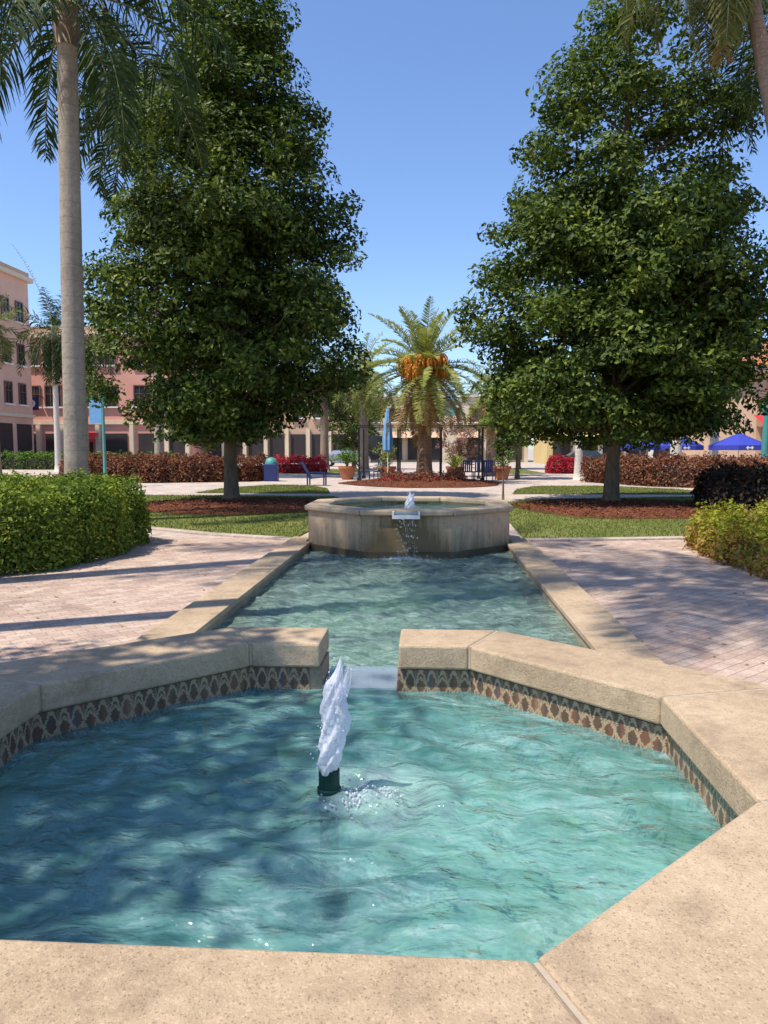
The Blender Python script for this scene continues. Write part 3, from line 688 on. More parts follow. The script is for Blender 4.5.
# ------------------------------------------------------------------ vegetation
def clump_leaves(g, centers, spread, per, L, W, up=.5, out_c=None, mat=0, r=rng, outw=.5, dome=False):
    k = len(centers); c = np.repeat(centers, per, 0); sp = np.repeat(spread, per, 0)
    d = r.normal(size=(k*per, 3)); ln = np.linalg.norm(d, axis=1)[:, None]
    d = d/ln*np.minimum(ln, 1.9)
    if dome: d[:, 2] = np.abs(d[:, 2])*1.0-.35*np.hypot(d[:, 0], d[:, 1])
    p = c + d*sp*(1, 1, .62)
    nr = r.normal(size=p.shape)*.65 + (0, 0, up) + d*.35
    if out_c is not None:
        o = p-out_c; o[:, 2] *= .4; nr += outw*o/(np.linalg.norm(o, axis=1)[:, None]+1e-6)
    m = len(p); s_ = r.uniform(.65, 1.3, m)
    g.leaves(p, nr, L*s_, W*s_, mat)
def broad_tree(name, label, x, y, prof, trunk_h, tr, nclump, per, leafL, seed, mat='leaf', group=None, spread=.42, cat='tree', sprigs=60, lean=(0, 0)):
    """prof: list of (z, radius). Irregular crown filled with leaf clumps on real limbs"""
    r = np.random.default_rng(seed)
    t = thing(name, label, cat, (x, y, 0), 0, group)
    zs = np.array([q[0] for q in prof]); rs = np.array([q[1] for q in prof]); zmin, zmax = zs[0], zs[-1]
    ph = r.uniform(0, 6.28, 8)
    def Rad(z, a):
        k = .95+.09*np.sin(3*a+ph[0]+z*.9)+.10*np.sin(5*a+ph[1]-z*1.6)+.07*np.sin(2*a+z*2.6+ph[2])+.08*np.sin(7*a+z*3.9+ph[3])
        return np.interp(z, zs, rs)*k
    g = G()
    top = zmax-.8; n = 14; tz = np.linspace(-.05, top, n)
    tp = [(lean[0]*(q/top)+.08*math.sin(q*.7+ph[4])*min(1, q/3), lean[1]*(q/top)+.08*math.sin(q*.6+ph[5])*min(1, q/3), q) for q in tz]
    rad = [tr*(1.0-.88*(q/top))*(1+.75*math.exp(-max(q, 0)*4.0)) for q in tz]
    tp.insert(1, (0, 0, .25)); rad.insert(1, tr*1.15)
    order = sorted(range(len(tp)), key=lambda i: tp[i][2]); tp = [tp[i] for i in order]; rad = [rad[i] for i in order]
    # radial root flare
    g.tube(tp, rad, 14)
    g.build('trunk', 'bark', t, smooth=True)
    # clumps
    w = np.interp(np.linspace(zmin, zmax, 200), zs, rs)**2+.15; cdf = np.cumsum(w)/w.sum()
    z = np.interp(r.uniform(0, 1, nclump), cdf, np.linspace(zmin, zmax, 200))
    a = r.uniform(0, 2*math.pi, nclump); q = r.uniform(.12, 1.0, nclump)**.5
    rr = Rad(z, a)*q
    C = np.column_stack([rr*np.cos(a), rr*np.sin(a), z])
    C[:, 0] += lean[0]*z/top; C[:, 1] += lean[1]*z/top
    g = G(); limbs = G()
    br = r.permutation(nclump)[:min(nclump, 110)]
    for i in br:
        c = C[i]; z0 = max(trunk_h, c[2]-rr[i]*r.uniform(.35, .75)); z0 = min(z0, top-.3)
        s0 = np.array((lean[0]*z0/top, lean[1]*z0/top, z0)); mid = s0*.45+c*.55+r.normal(size=3)*.14+(0, 0, -.12)
        rad0 = tr*(.16+.2*(1-z0/zmax))
        limbs.tube([s0, (s0+mid)/2+(0, 0, .05), mid, c], [rad0, rad0*.75, rad0*.5, .012], 6, cap=False)
    limbs.build('limb', 'bark', t, smooth=True)
    sp = np.full((nclump, 3), spread)*r.uniform(.7, 1.3, (nclump, 1))
    clump_leaves(g, C, sp, per, leafL, leafL*.5, .75, np.array([0, 0, (zmin+zmax)/2-1.]), 0, r, dome=True)
    # sprigs that break the outline
    z = np.interp(r.uniform(0, 1, sprigs), cdf, np.linspace(zmin, zmax, 200)); a = r.uniform(0, 2*math.pi, sprigs)
    rr = Rad(z, a)*r.uniform(1.02, 1.16, sprigs)
    S = np.column_stack([rr*np.cos(a)+lean[0]*z/top, rr*np.sin(a)+lean[1]*z/top, z+r.uniform(0, .3, sprigs)])
    clump_leaves(g, S, np.full((sprigs, 3), spread*.5), max(20, per//3), leafL, leafL*.5, .6, None, 0, r)
    g.build('crown', mat, t)
    return t
profL = [(1.9, 1.8), (2.5, 2.6), (3.4, 3.05), (5.2, 3.15), (7.4, 2.85), (9.2, 2.4), (11, 1.95), (13, 1.35), (14.4, .8), (15.2, .2)]
profR = [(1.75, 2.0), (2.3, 2.9), (3.4, 3.35), (5.0, 3.4), (7.2, 3.0), (9.0, 2.5), (10.8, 1.95), (12.2, 1.35), (13.2, .8), (13.9, .2)]
broad_tree('broadleaf_tree', 'tall dense dark green tree standing left of the fountain axis in red mulch', -5.75, 21.4, profL, 1.9, .2, 225, 520, .16, 31, spread=.56, sprigs=130)
broad_tree('broadleaf_tree', 'tall dense dark green tree standing right of the fountain axis in red mulch', 5.12, 21.0, profR, 1.9, .2, 240, 520, .16, 46, spread=.56, sprigs=130, lean=(.15, 0))
# out of frame at the left: shades the left half of the near pool
broad_tree('broadleaf_tree', 'small leafy shade tree left of the near pool, beyond the edge of the photo', -5.9, .7, [(3.9, 1.2), (4.6, 2.1), (6, 2.5), (7.4, 2.1), (8.2, .9)], 3.4, .13, 130, 165, .16, 52, spread=.36, sprigs=20)

def frond_geo(g, base, az, elev, L, droop, nleaf, ll, lw, plum=.5, hang=.5, lm=0, rm=1, r=rng, rr=.03, side_up=.25, curve=1.3, start=.12):
    m = 14; s_ = np.linspace(0, 1, m); th = elev-droop*s_**curve
    dx = np.cos(th)*L/(m-1); dz = np.sin(th)*L/(m-1)
    x = np.concatenate([[0], np.cumsum(dx[:-1])]); z = np.concatenate([[0], np.cumsum(dz[:-1])])
    ca, sa = math.cos(az), math.sin(az); base = np.array(base, float)
    P = np.column_stack([x*ca, x*sa, z])+base
    g.tube(P, list(rr*(1-.85*s_)), 5, rm, cap=False)
    t = np.linspace(start, .995, nleaf); t = np.repeat(t, 2); k = len(t); sd = np.tile([1., -1.], nleaf)
    t = np.clip(t+r.normal(size=k)*.004, 0, 1)
    px = np.interp(t, s_, P[:, 0]); py = np.interp(t, s_, P[:, 1]); pz = np.interp(t, s_, P[:, 2]); thi = np.interp(t, s_, th)
    T = np.column_stack([np.cos(thi)*ca, np.cos(thi)*sa, np.sin(thi)]); S = np.tile([-sa, ca, 0], (k, 1)); U = np.cross(T, S)*-1
    U = np.where((U[:, 2:3] < 0), -U, U)
    ang = side_up+r.normal(size=k)*plum
    D = S*(sd*np.cos(ang))[:, None]+U*np.sin(ang)[:, None]+T*.55
    D /= np.linalg.norm(D, axis=1)[:, None]
    ln = ll*np.sin(np.pi*np.clip(t*.86+.12, 0, 1))**.6*r.uniform(.85, 1.1, k)
    O = np.column_stack([px, py, pz])
    mid = O+D*(ln*.5)[:, None]; D2 = D+np.array([0, 0, -1])*hang*1.5; D2 /= np.linalg.norm(D2, axis=1)[:, None]
    D1 = D+np.array([0, 0, -1])*hang*.35; D1 /= np.linalg.norm(D1, axis=1)[:, None]; mid = O+D1*(ln*.5)[:, None]; tip = mid+D2*(ln*.5)[:, None]
    Wv = np.cross(D1, T); Wv = Wv/(np.linalg.norm(Wv, axis=1)[:, None]+1e-9); Wd = np.cross(Wv, D1)+Wv*.5; Wd /= np.linalg.norm(Wd, axis=1)[:, None]
    h = (lw*.5)*Wd
    V = np.stack([O-h*.5, O+h*.5, mid+h, mid-h, tip+h*.15, tip-h*.15], 1).reshape(-1, 3)
    b = np.arange(k)*6
    g.add(V, np.concatenate([np.stack([b, b+1, b+2, b+3], 1), np.stack([b+3, b+2, b+4, b+5], 1)]), lm)
def palm(name, label, x, y, h, tr, nf, L, leafmat, barkmat, seed, ll=.5, lw=.035, nleaf=55, el=(-35, 75), dr=(.9, 1.6), plum=.5, hang=.5, lean=(0, 0), group=None, shaft=0, bulge=0, trunk_taper=.8, side_up=.25, extra=None, oldmat=None, oldfrac=0, z0=0, curve=1.3):
    r = np.random.default_rng(seed); t = thing(name, label, 'palm tree', (x, y, z0), 0, group)
    g = G(); n = 22; zs = np.linspace(0, h, n)
    pts = [(lean[0]*(q/h)**1.4, lean[1]*(q/h)**1.4, q) for q in zs]
    rad = [tr*(1-(1-trunk_taper)*(q/h))*(1+.35*math.exp(-q*2.2)+bulge*math.sin(math.pi*q/h)+.012*math.sin(q*9)) for q in zs]
    g.tube(pts, rad, 20); g.build('trunk', barkmat, t, smooth=True)
    topc = np.array(pts[-1])
    if shaft:
        g = G(); g.tube([topc+(0, 0, -.02), topc+(0, 0, shaft*.25), topc+(0, 0, shaft*.7), topc+(0, 0, shaft)], [tr*.85, tr*1.12, tr*.8, tr*.35], 18); g.build('crownshaft', 'boot', t, smooth=True)
        topc = topc+(0, 0, shaft*.85)
    for i in range(nf):
        q = i/(nf-1) if nf > 1 else 0; e = R(el[1]+(el[0]-el[1])*q**.85)+r.normal()*.07; az = i*2.39996+r.normal()*.15
        g = G(); old = q > 1-oldfrac
        frond_geo(g, topc+(0, 0, -.25*q), az, e, L*r.uniform(.88, 1.08)*(.9 if q < .15 else 1), R(0)+dr[0]+(dr[1]-dr[0])*(1-abs(2*q-1))*r.uniform(.8, 1.15), nleaf, ll, lw, plum, hang, 0, 1, r, side_up=side_up, curve=curve)
        g.build('frond', [oldmat if old and oldmat else leafmat, 'rachis'], t)
    return t, topc
# tall royal palm at the left (crown just above the picture)
tl, top = palm('royal_palm', 'tall royal palm with smooth grey trunk rising behind the left foreground hedge', -7.3, 15.0, 9.5, .238, 19, 4.2, 'royalleaf', 'palmbark', 61, ll=.85, lw=.045, nleaf=78, el=(-30, 70), dr=(1.1, 1.9), plum=.8, hang=.75, shaft=1.35, lean=(.12, 0))
# second royal palm, trunk hidden by the big left tree, its fronds hang out beside it
palm('royal_palm', 'royal palm with drooping fronds seen behind the upper left of the left tree', -14.0, 38, 18.0, .24, 26, 6.0, 'royalleaf', 'palmbark', 62, ll=1.3, lw=.09, nleaf=80, el=(-35, 65), dr=(1.2, 1.9), plum=.7, hang=.6, shaft=1.1)
palm('royal_palm', 'very tall royal palm left of the channel, beyond the edge of the photo', -8.2, 6.3, 16.5, .26, 15, 4.2, 'royalleaf', 'palmbark', 63, ll=.8, lw=.05, nleaf=55, el=(-30, 65), dr=(1.0, 1.6), plum=.7, hang=.5, shaft=1.4)
palm('coconut_palm', 'leaning palm left of the near pool, beyond the edge of the photo', -6.8, 4.6, 14, .18, 20, 3.9, 'coconutleaf', 'brownbark', 60, ll=.75, lw=.05, nleaf=50, el=(-40, 60), dr=(.6, 1.2), plum=.3, hang=.4, lean=(3.4, .3))
# right coconut palm leaning out of the picture
palm('coconut_palm', 'leaning palm with brown trunk and hanging straw tinted fronds at the upper right edge', 8.3, 16.2, 13.0, .18, 32, 3.3, 'coconutleaf', 'brownbark', 64, ll=.75, lw=.035, nleaf=62, el=(-75, 60), dr=(.8, 1.5), plum=.3, hang=.7, lean=(-2.3, .2), oldmat='dateold', oldfrac=.06)
palm('coconut_palm', 'dark green palm tuft hanging behind the leaning palm at the top right corner', 8.9, 19.0, 11.8, .2, 18, 3.0, 'royalleaf', 'brownbark', 65, ll=.7, lw=.04, nleaf=55, el=(-60, 60), dr=(.9, 1.5), plum=.5, hang=.6, lean=(-.5, 0))
# date palm in the middle
td, topd = palm('date_palm', 'stout date palm with orange fruit standing on the round mulch bed at the centre', AX+.15, 33.3, 5.0, .33, 66, 3.25, 'dateleaf', 'datebark', 66, ll=.44, lw=.045, nleaf=62, el=(-70, 82), dr=(.4, 1.1), plum=.2, hang=.05, trunk_taper=.95, oldmat='dateold', oldfrac=.22, z0=.2, bulge=-.05, curve=1.6, side_up=.35)
r = np.random.default_rng(8)
g = G(); g.tube([topd+(0, 0, -1.0), topd+(0, 0, -.5), topd+(0, 0, -.05), topd+(0, 0, .1)], [.35, .46, .38, .1], 18); g.build('frond_base', 'datebark', td, smooth=True)
for k in range(13):
    a = 2*math.pi*k/13+r.normal()*.12; g = G(); d = np.array((math.cos(a), math.sin(a), 0))
    b0 = topd+(0, 0, .15); e = b0+d*r.uniform(.65, .95)+(0, 0, r.uniform(-.3, .4)); c = e+d*.12+(0, 0, -.35)
    g.tube([b0, (b0+e)/2+(0, 0, .2), e], .02, 5)
    for q in range(34):
        w_ = r.normal(size=3)*(.17, .17, .06); L_ = r.uniform(.35, .62)
        g.tube([e, e+w_*.7+(0, 0, -.04), e+w_*1.15+(0, 0, -L_*.55), e+w_*1.2+(0, 0, -L_)], [.018, .03, .045, .02], 5)
    g.build('fruit_cluster', 'fruit', td)

# small palms at the left, in front of the pink building
palm('fan_palm', 'slim white-trunked palm with drooping crown in front of the pink building', -25.6, 50, 9.6, .2, 30, 3.8, 'royalleaf', 'palmwhite', 67, ll=.75, lw=.06, nleaf=34, el=(-85, 80), dr=(.6, 1.4), plum=.5, hang=.5)
palm('fan_palm', 'brown-trunked palm partly hidden behind the tall grey palm trunk', -24.3, 51.5, 9.0, .24, 26, 3.4, 'royalleaf', 'brownbark', 68, ll=.75, lw=.06, nleaf=32, el=(-80, 50), dr=(.6, 1.4), plum=.5, hang=.5)
g = G(); sp = thing('palm_spear', 'long bare spear leaf rising above the small palm at far left', 'palm leaf', (-25.6, 50, 9.9))
frond_geo(g, (0, 0, 0), R(180), R(72), 6.2, .35, 30, .35, .05, .2, .1); g.build('frond', ['palmwhite', 'palmwhite'], sp)
palm('fan_palm', 'yellow-green palm crown at the far left edge in front of the pink building', -25.2, 42, 8.6, .22, 20, 2.2, 'coconutleaf', 'brownbark', 69, ll=.6, lw=.06, nleaf=32, el=(-60, 70), dr=(.6, 1.3), plum=.5, hang=.4)
# palms flanking the date palm
palm('date_palm', 'grey-green palm crown seen just left of the central date palm', -3.9, 45, 6.4, .3, 40, 2.9, 'dateleaf', 'brownbark', 70, ll=.5, lw=.05, nleaf=34, el=(-75, 70), dr=(.4, 1.2), plum=.4, hang=.2)
palm('date_palm', 'yellow-green palm crown seen just right of the central date palm', 3.6, 43, 5.0, .28, 40, 2.7, 'dateleaf', 'brownbark', 71, ll=.5, lw=.05, nleaf=34, el=(-80, 65), dr=(.4, 1.2), plum=.4, hang=.2, oldmat='dateold', oldfrac=.3)
palm('date_palm', 'dark palm filling the gap beside the left tree', -7.0, 50, 6.8, .3, 36, 3.0, 'royalleaf', 'brownbark', 72, ll=.55, lw=.06, nleaf=30, el=(-75, 70), dr=(.4, 1.2), plum=.4, hang=.3)
# pale palm trunks behind the right tree, crowns inside the tree's outline
for i, (x, y, h) in enumerate([(7.6, 38, 7.0), (12.4, 38, 7.4), (15.0, 40, 7.2)]):
    palm('royal_palm', ['pale palm trunk leftmost of the three behind the right hedge', 'thick pale palm trunk in the middle of the three behind the right hedge', 'pale palm trunk rightmost of the three, beside the blue umbrella'][i], x, y, h, [.2, .28, .24][i], 14, 2.4, 'royalleaf', 'palmwhite', 73+i, ll=.6, lw=.06, nleaf=28, el=(-30, 65), dr=(.9, 1.4), plum=.6, hang=.4, shaft=.7, group='pale palms behind the right hedge')
# fresh green small trees in the middle distance
sp_ = [(1.6, .7), (2.6, 1.5), (4, 1.7), (5.2, 1.3), (6.2, .4)]
broad_tree('young_tree', 'bright green leafy tree beside the right edge of the central gap', 4.6, 38.5, sp_, 1.3, .1, 70, 110, .17, 81, 'freshleaf', spread=.3, sprigs=12)
broad_tree('young_tree', 'slender young tree with thin trunk on the right lawn behind the basin', 2.25, 22.3, [(1.25, .12), (1.7, .28), (2.4, .36), (3.1, .3), (3.6, .1)], .6, .028, 36, 60, .10, 82, 'leaf', spread=.11, sprigs=8)
broad_tree('young_tree', 'green tree behind the pergola left of the date palm', -5.6, 56, [(1.6, 1.2), (3, 2.4), (5, 2.6), (6.6, 1.8), (7.6, .5)], 1.4, .16, 80, 90, .25, 83, 'leaf', spread=.45, sprigs=10)
broad_tree('young_tree', 'green tree behind the pergola right of the date palm', 7.0, 58, [(1.6, 1.2), (3, 2.4), (4.6, 2.6), (5.6, 1.8), (6.4, .5)], 1.4, .16, 80, 90, .25, 84, 'freshleaf', spread=.45, sprigs=10)
broad_tree('young_tree', 'low dark tree with its crown beyond the right picture edge before the tiled roof', 18.6, 33, [(1.9, 1.2), (3.2, 2.2), (5, 2.5), (6.6, 2.0), (7.8, .8)], 1.7, .16, 120, 110, .2, 85, 'leaf', spread=.42, sprigs=14)
for k, (x, y, s_) in enumerate([(-20, 66, 1.0), (27, 62, 1.2)]):
    broad_tree('background_tree', ['green tree in front of the arcade behind the left tree', 'green tree beside the tiled building on the far right'][k], x, y, [(1.6*s_, 1.4*s_), (3*s_, 2.6*s_), (5*s_, 2.6*s_), (6.4*s_, 1.4*s_), (7*s_, .4)], 1.4, .2, 80, 80, .3, 90+k, 'leaf', spread=.5, sprigs=8)
    
def hedge(name, label, poly, z1, mat, n, L, seed, z0=.02, round_=.25, group=None, cat='hedge', W=.55, top_bias=1.0, bump=.09, mats2=None, frac2=0):
    """leafy volume over a footprint polygon: leaves in a shell, twiggy core inside"""
    r = np.random.default_rng(seed); P = np.array(poly); c0 = P.mean(0)
    t = thing(name, label, cat, (c0[0], c0[1], 0), 0, group)
    lo, hi = P.min(0), P.max(0); m = n*6
    x = r.uniform(lo[0]-.1, hi[0]+.1, m); y = r.uniform(lo[1]-.1, hi[1]+.1, m)
    # distance to the footprint edge
    def sdist(x, y):
        d = np.full(x.shape, 1e9); q = len(P)
        for i in range(q):
            a, b = P[i], P[(i+1) % q]; ab = b-a
            tt = np.clip(((x-a[0])*ab[0]+(y-a[1])*ab[1])/(ab@ab), 0, 1)
            d = np.minimum(d, np.hypot(x-a[0]-tt*ab[0], y-a[1]-tt*ab[1]))
        return np.where(inside(poly, x, y), d, -d)
    d = sdist(x, y)
    lump = bump*(np.sin(x*4.1+seed)+np.sin(y*3.7+1.3)+np.sin((x+y)*7.3))+bump*.6*np.sin(x*11-y*9)
    d = d+lump*.5
    top = (z1+lump)*np.where(d < round_, np.sqrt(np.clip(1-(1-np.clip(d, 0, round_)/round_)**2, 0, 1))*.55+.45, 1)
    z = z0+r.uniform(0, 1, m)*(top-z0)
    depth = np.minimum(d, top-z)
    keep = (d > -.02) & (depth < .18+.14*r.random(m)) 
    idx = np.where(keep)[0][:n]; k = len(idx)
    p = np.column_stack([x[idx], y[idx], z[idx]])+r.normal(size=(k, 3))*.03
    nr = r.normal(size=(k, 3))*.8+(0, 0, .5); side = d[idx] < (top-z)[idx]
    out = p[:, :2]-c0; out /= np.linalg.norm(out, axis=1)[:, None]+1e-6; nr[:, :2] += out*np.where(side, .8, 0)[:, None]; nr[:, 2] += np.where(side, 0, .6)
    s_ = r.uniform(.6, 1.35, k); g = G()
    p -= (c0[0], c0[1], 0)
    if frac2:
        b = r.random(k) < frac2*np.clip(2.1-1.9*(p[:, 2]/z1), .25, 2.2)
        g.leaves(p[~b], nr[~b], (L*s_)[~b], (L*W*s_)[~b], 0); g.leaves(p[b], nr[b], (L*s_)[b], (L*W*s_)[b], 1)
    else: g.leaves(p, nr, L*s_, L*W*s_)
    g.build('foliage', [mat]+([mats2] if mats2 else []), t)
    core = [tuple(c0+(np.array(q)-c0)*(1-min(.6, .5/max(.3, np.linalg.norm(np.array(q)-c0))))-c0) for q in poly]
    g = G(); g.prism(core, 0, max(.1, z1-.42)); 
    for _ in range(40):
        i = r.integers(k); e = p[i]; g.tube([(e[0]*.93, e[1]*.93, 0), (e[0]*.96, e[1]*.96, e[2]*.5), e], [.012, .009, .004], 4, cap=False)
    g.build('stems', 'core', t)
    return t
hedge('hedge', 'large clipped green hedge in the left foreground beside the paving', [(-11, 7.9), (-5.6, 8.3), (-4.75, 9.0), (-4.5, 10.4), (-4.65, 12.0), (-5.8, 13.2), (-11, 13.6)], 1.05, 'hedgeleaf', 115000, .066, 101, round_=.22, bump=.045)
hedge('shrub', 'rounded lime and bronze shrub border on the right edge of the paving', [(3.97, 8.0), (3.95, 11.3), (4.4, 12.6), (5.6, 13.6), (9, 14.0), (9, 8.0)], .50, 'lime', 60000, .07, 102, round_=.45, cat='shrub', mats2='bronze', frac2=.42)
hedge('croton_hedge', 'long red and bronze croton hedge behind the left tree', [(-17, 33.0), (-12.5, 33.0), (-8.2, 34.8), (-7.7, 36.4), (-9, 37), (-17, 36)], 1.15, 'croton', 22000, .13, 103)
hedge('croton_hedge', 'long red croton hedge behind the right tree', [(7.2, 35.2), (9.2, 31.0), (12.8, 28.4), (19, 28.4), (19, 31), (12, 32.5), (8.4, 36.8)], 1.15, 'croton', 26000, .13, 104)
hedge('flower_hedge', 'small crimson flowering hedge left of the pergola', [(-9.8, 46), (-6.6, 46), (-6.6, 48), (-9.8, 48)], 1.0, 'redflower', 5000, .13, 105)
hedge('flower_hedge', 'small crimson flowering hedge right of the pergola', [(7.6, 47), (9.9, 47), (9.9, 49), (7.6, 49)], 1.0, 'redflower', 5000, .13, 106)
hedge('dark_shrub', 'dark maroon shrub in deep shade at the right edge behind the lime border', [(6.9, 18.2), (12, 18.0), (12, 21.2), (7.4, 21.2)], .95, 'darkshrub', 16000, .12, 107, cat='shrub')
hedge('hedge', 'low olive hedge along the foot of the pink building at far left', [(-34, 54), (-19, 54), (-19, 56), (-34, 56)], 1.2, 'freshleaf', 7000, .2, 108)
hedge('flower_hedge', 'low ring of red bedding plants around the date palm', ellipse(AX+.1, 33.2, 2.0, 2.0, 20), .42, 'croton', 7000, .1, 109, cat='flower bed', mats2='redflower', frac2=.2)

# ------------------------------------------------------------------ middle-distance objects
def pot(x, y, label, mat, kind, seed):
    t = thing('terracotta_pot', label, 'plant pot', (x, y, 0), 0, 'terracotta pots round the pergola')
    G().lathe([(.001, .02), (.27, .02), (.30, .06), (.42, .55), (.47, .57), (.47, .68), (.40, .68), (.38, .58), (.001, .58)], n=24).build('pot', 'terra', t, smooth=False)
    r = np.random.default_rng(seed)
    p = thing('potted_plant', label.replace('terracotta pot', 'plant growing in the pot'), 'plant', (x, y, .58)); g = G()
    if kind == 'spiky':
        for k in range(50):
            a = r.uniform(0, 6.28); e = r.uniform(.5, 1.5); L = r.uniform(.7, 1.15); d = np.array((math.cos(a)*math.cos(e), math.sin(a)*math.cos(e), math.sin(e)))
            s_ = np.array((-math.sin(a), math.cos(a), 0))*.03
            g.add([-s_, s_, d*L*.6+s_, d*L*.6-s_, d*L+(0, 0, -.1)], [(0, 1, 2, 3)]); g.add([d*L*.6-s_, d*L*.6+s_, d*L+(0, 0, -.1)], [(0, 1, 2)])
    else:
        c = r.normal(size=(16, 3))*(.22, .22, .3)+(0, 0, .55); clump_leaves(g, c, np.full((16, 3), .16), 60, .10, .06, .5, None, 0, r)
        for k in range(8): g.tube([(0, 0, 0), c[k]*.6, c[k]], .012, 4)
    g.build('foliage', mat, p)
broad_tree('flowering_shrub', 'pink flowering bougainvillea between the date palm and the right pots', 1.9, 42, [(.5, .6), (1.4, 1.0), (2.6, 1.1), (3.4, .5)], .4, .05, 40, 80, .13, 86, 'pinkbloom', spread=.25, sprigs=6, cat='shrub')
pot(-4.1, 37.6, 'leftmost terracotta pot by the pergola with a pale bushy plant', 'freshleaf', 'bushy', 1)
pot(-2.05, 37.2, 'terracotta pot left of the date palm under the closed blue umbrella', 'dateleaf', 'bushy', 2)
pot(1.35, 37.2, 'terracotta pot just right of the date palm with spiky leaves', 'dateleaf', 'spiky', 3)
pot(3.75, 37.8, 'rightmost terracotta pot by the pergola with green leaves', 'freshleaf', 'bushy', 4)

pg = thing('pergola', 'dark metal pergola of slim posts behind the central date palm', 'pergola', (AX, 37.5, 0))
px = [-3.05, -1.15, .95, 2.95]
for x in px:
    for y in (-1.3, 1.3): G().box((x, y, 1.3), (.09, .09, 2.6)).box((x, y, .08), (.2, .2, .16)).build('post', 'darkmetal', pg)
for y in (-1.3, 1.3): G().box((-.05, y, 2.68), (6.5, .04, .045)).build('beam', 'darkmetal', pg)
for x in np.linspace(-3.1, 3.0, 5): G().box((x, 0, 2.765), (.04, 3.0, .05)).build('rafter', 'darkmetal', pg)

def chair(label, x, y, rz, group='navy chairs under the pergola'):
    t = thing('chair', label, 'chair', (x, y, 0), rz, group)
    G().box((0, 0, .43), (.5, .48, .05)).build('seat', 'navy', t, bevel=.01)
    b = G()
    for k in range(5): b.box((-.2+k*.1, .25+.03, .70), (.07, .025, .5))
    b.box((0, .28, .96), (.5, .03, .07)); b.build('backrest', 'navy', t)
    for sx in (-.22, .22):
        for sy in (-.21, .23): G().box((sx, sy, .205), (.04, .04, .41)).build('leg', 'white' if False else 'navy', t)
        G().box((sx*1.08, 0, .62), (.045, .46, .03)).build('armrest', 'navy', t)
    return t
labs = ['navy chair at the left table under the pergola, turned right', 'navy chair at the left table under the pergola, turned left', 'navy chair under the right side of the pergola nearest the palm', 'navy chair in the middle of the row under the right side of the pergola', 'navy chair at the right end of the row under the pergola']
for (x, y, rz), l in zip([(-3.1, 36.6, 1.6), (-2.4, 36.9, -.4), (2.0, 36.8, .1), (2.55, 36.9, -.1), (3.05, 36.8, .2)], labs): chair(l, x, y, rz)
# lounge chair left of the basin
t = thing('lounge_chair', 'navy adirondack style chair facing right on the path behind the left lawn', 'chair', (-4.75, 31.4, 0), R(0))
G().add([(-.25, -.3, .32), (-.25, .3, .32), (.42, .3, .40), (.42, -.3, .40), (-.25, -.3, .28), (-.25, .3, .28), (.42, .3, .36), (.42, -.3, .36)], [(0,1,2,3),(7,6,5,4),(0,3,7,4),(1,5,6,2),(0,4,5,1),(3,2,6,7)][:]).build('seat', 'navy', t)
b = G()
for k in range(5):
    y = -.26+k*.13
    b.add([(-.22, y-.05, .3), (-.22, y+.05, .3), (-.62, y+.05, 1.0), (-.62, y-.05, 1.0), (-.25, y-.05, .3), (-.25, y+.05, .3), (-.65, y+.05, 1.0), (-.65, y-.05, 1.0)], [(0,1,2,3),(7,6,5,4),(0,3,7,4),(1,5,6,2),(0,4,5,1),(3,2,6,7)])
b.build('backrest', 'navy', t)
for s in (-.32, .32):
    G().box((.02, s, .55), (.75, .09, .03)).build('armrest', 'navy', t)
    G().box((.36, s, .27), (.06, .04, .54)).build('leg', 'navy', t); G().box((-.34, s, .27), (.06, .04, .54)).build('leg', 'navy', t)
t = thing('litter_bin', 'navy litter bin with pale domed top at the end of the left red hedge', 'litter bin', (-7.55, 35.4, 0))
G().box((0, 0, .42), (.62, .62, .82)).build('bin_body', 'navy', t, bevel=.03)
G().lathe([(.30, 0), (.30, .10), (.2, .26), (.05, .32), (.001, .32)], (0, 0, .83), 16).build('lid', 'teal', t, smooth=True)

def umbrella_open(label, x, y, s_=1.0, zt=2.35, mark=True):
    t = thing('patio_umbrella', label, 'umbrella', (x, y, 0), 0, 'open blue umbrellas behind the right hedge')
    G().tube([(0, 0, 0), (0, 0, zt)], .025, 8).build('pole', 'white', t)
    G().lathe([(.001, .0), (.3, 0), (.3, .06), (.05, .09)], n=14).build('base', 'darkmetal', t)
    n = 8; rr = 1.45*s_; g = G(); rim = [(rr*math.cos(2*math.pi*(k+.5)/n), rr*math.sin(2*math.pi*(k+.5)/n)) for k in range(n)]
    for k in range(n):
        a, b = rim[k], rim[(k+1) % n]
        g.add([(0, 0, zt), (*a, zt-.62), (*b, zt-.62)], [(0, 1, 2)]); g.add([(*a, zt-.62), (*b, zt-.62), (b[0], b[1], zt-.86), (a[0], a[1], zt-.86)], [(0, 3, 2, 1)])
    g.build('canopy', 'bluefab', t)
    if mark:
        y0 = -rr*math.cos(math.pi/8)-.006; q = G()
        q.box((0, y0, zt-.74), (.34, .006, .05)).box((-.1, y0, zt-.74), (.05, .008, .16)).box((.1, y0, zt-.74), (.05, .008, .16)); q.build('valance_mark', 'white', t)
    return t
umbrella_open('blue patio umbrella rightmost behind the red hedge, beside the pale palm trunk', 15.3, 37.6, .95)
umbrella_open('blue patio umbrella between the two pale palm trunks behind the red hedge', 13.9, 42.0, .85)
umbrella_open('blue patio umbrella leftmost behind the red hedge and right tree trunk', 11.9, 42.5, .8, mark=False)
t = thing('closed_umbrella', 'closed light blue umbrella standing left of the date palm trunk', 'umbrella', (-1.95, 36.0, 0))
G().tube([(0, 0, 0), (0, 0, 3.6)], .025, 8).build('pole', 'white', t)
g = G(); n = 16; prof = [(.10, 1.4), (.20, 1.5), (.22, 2.0), (.15, 2.8), (.07, 3.4), (.01, 3.55)]
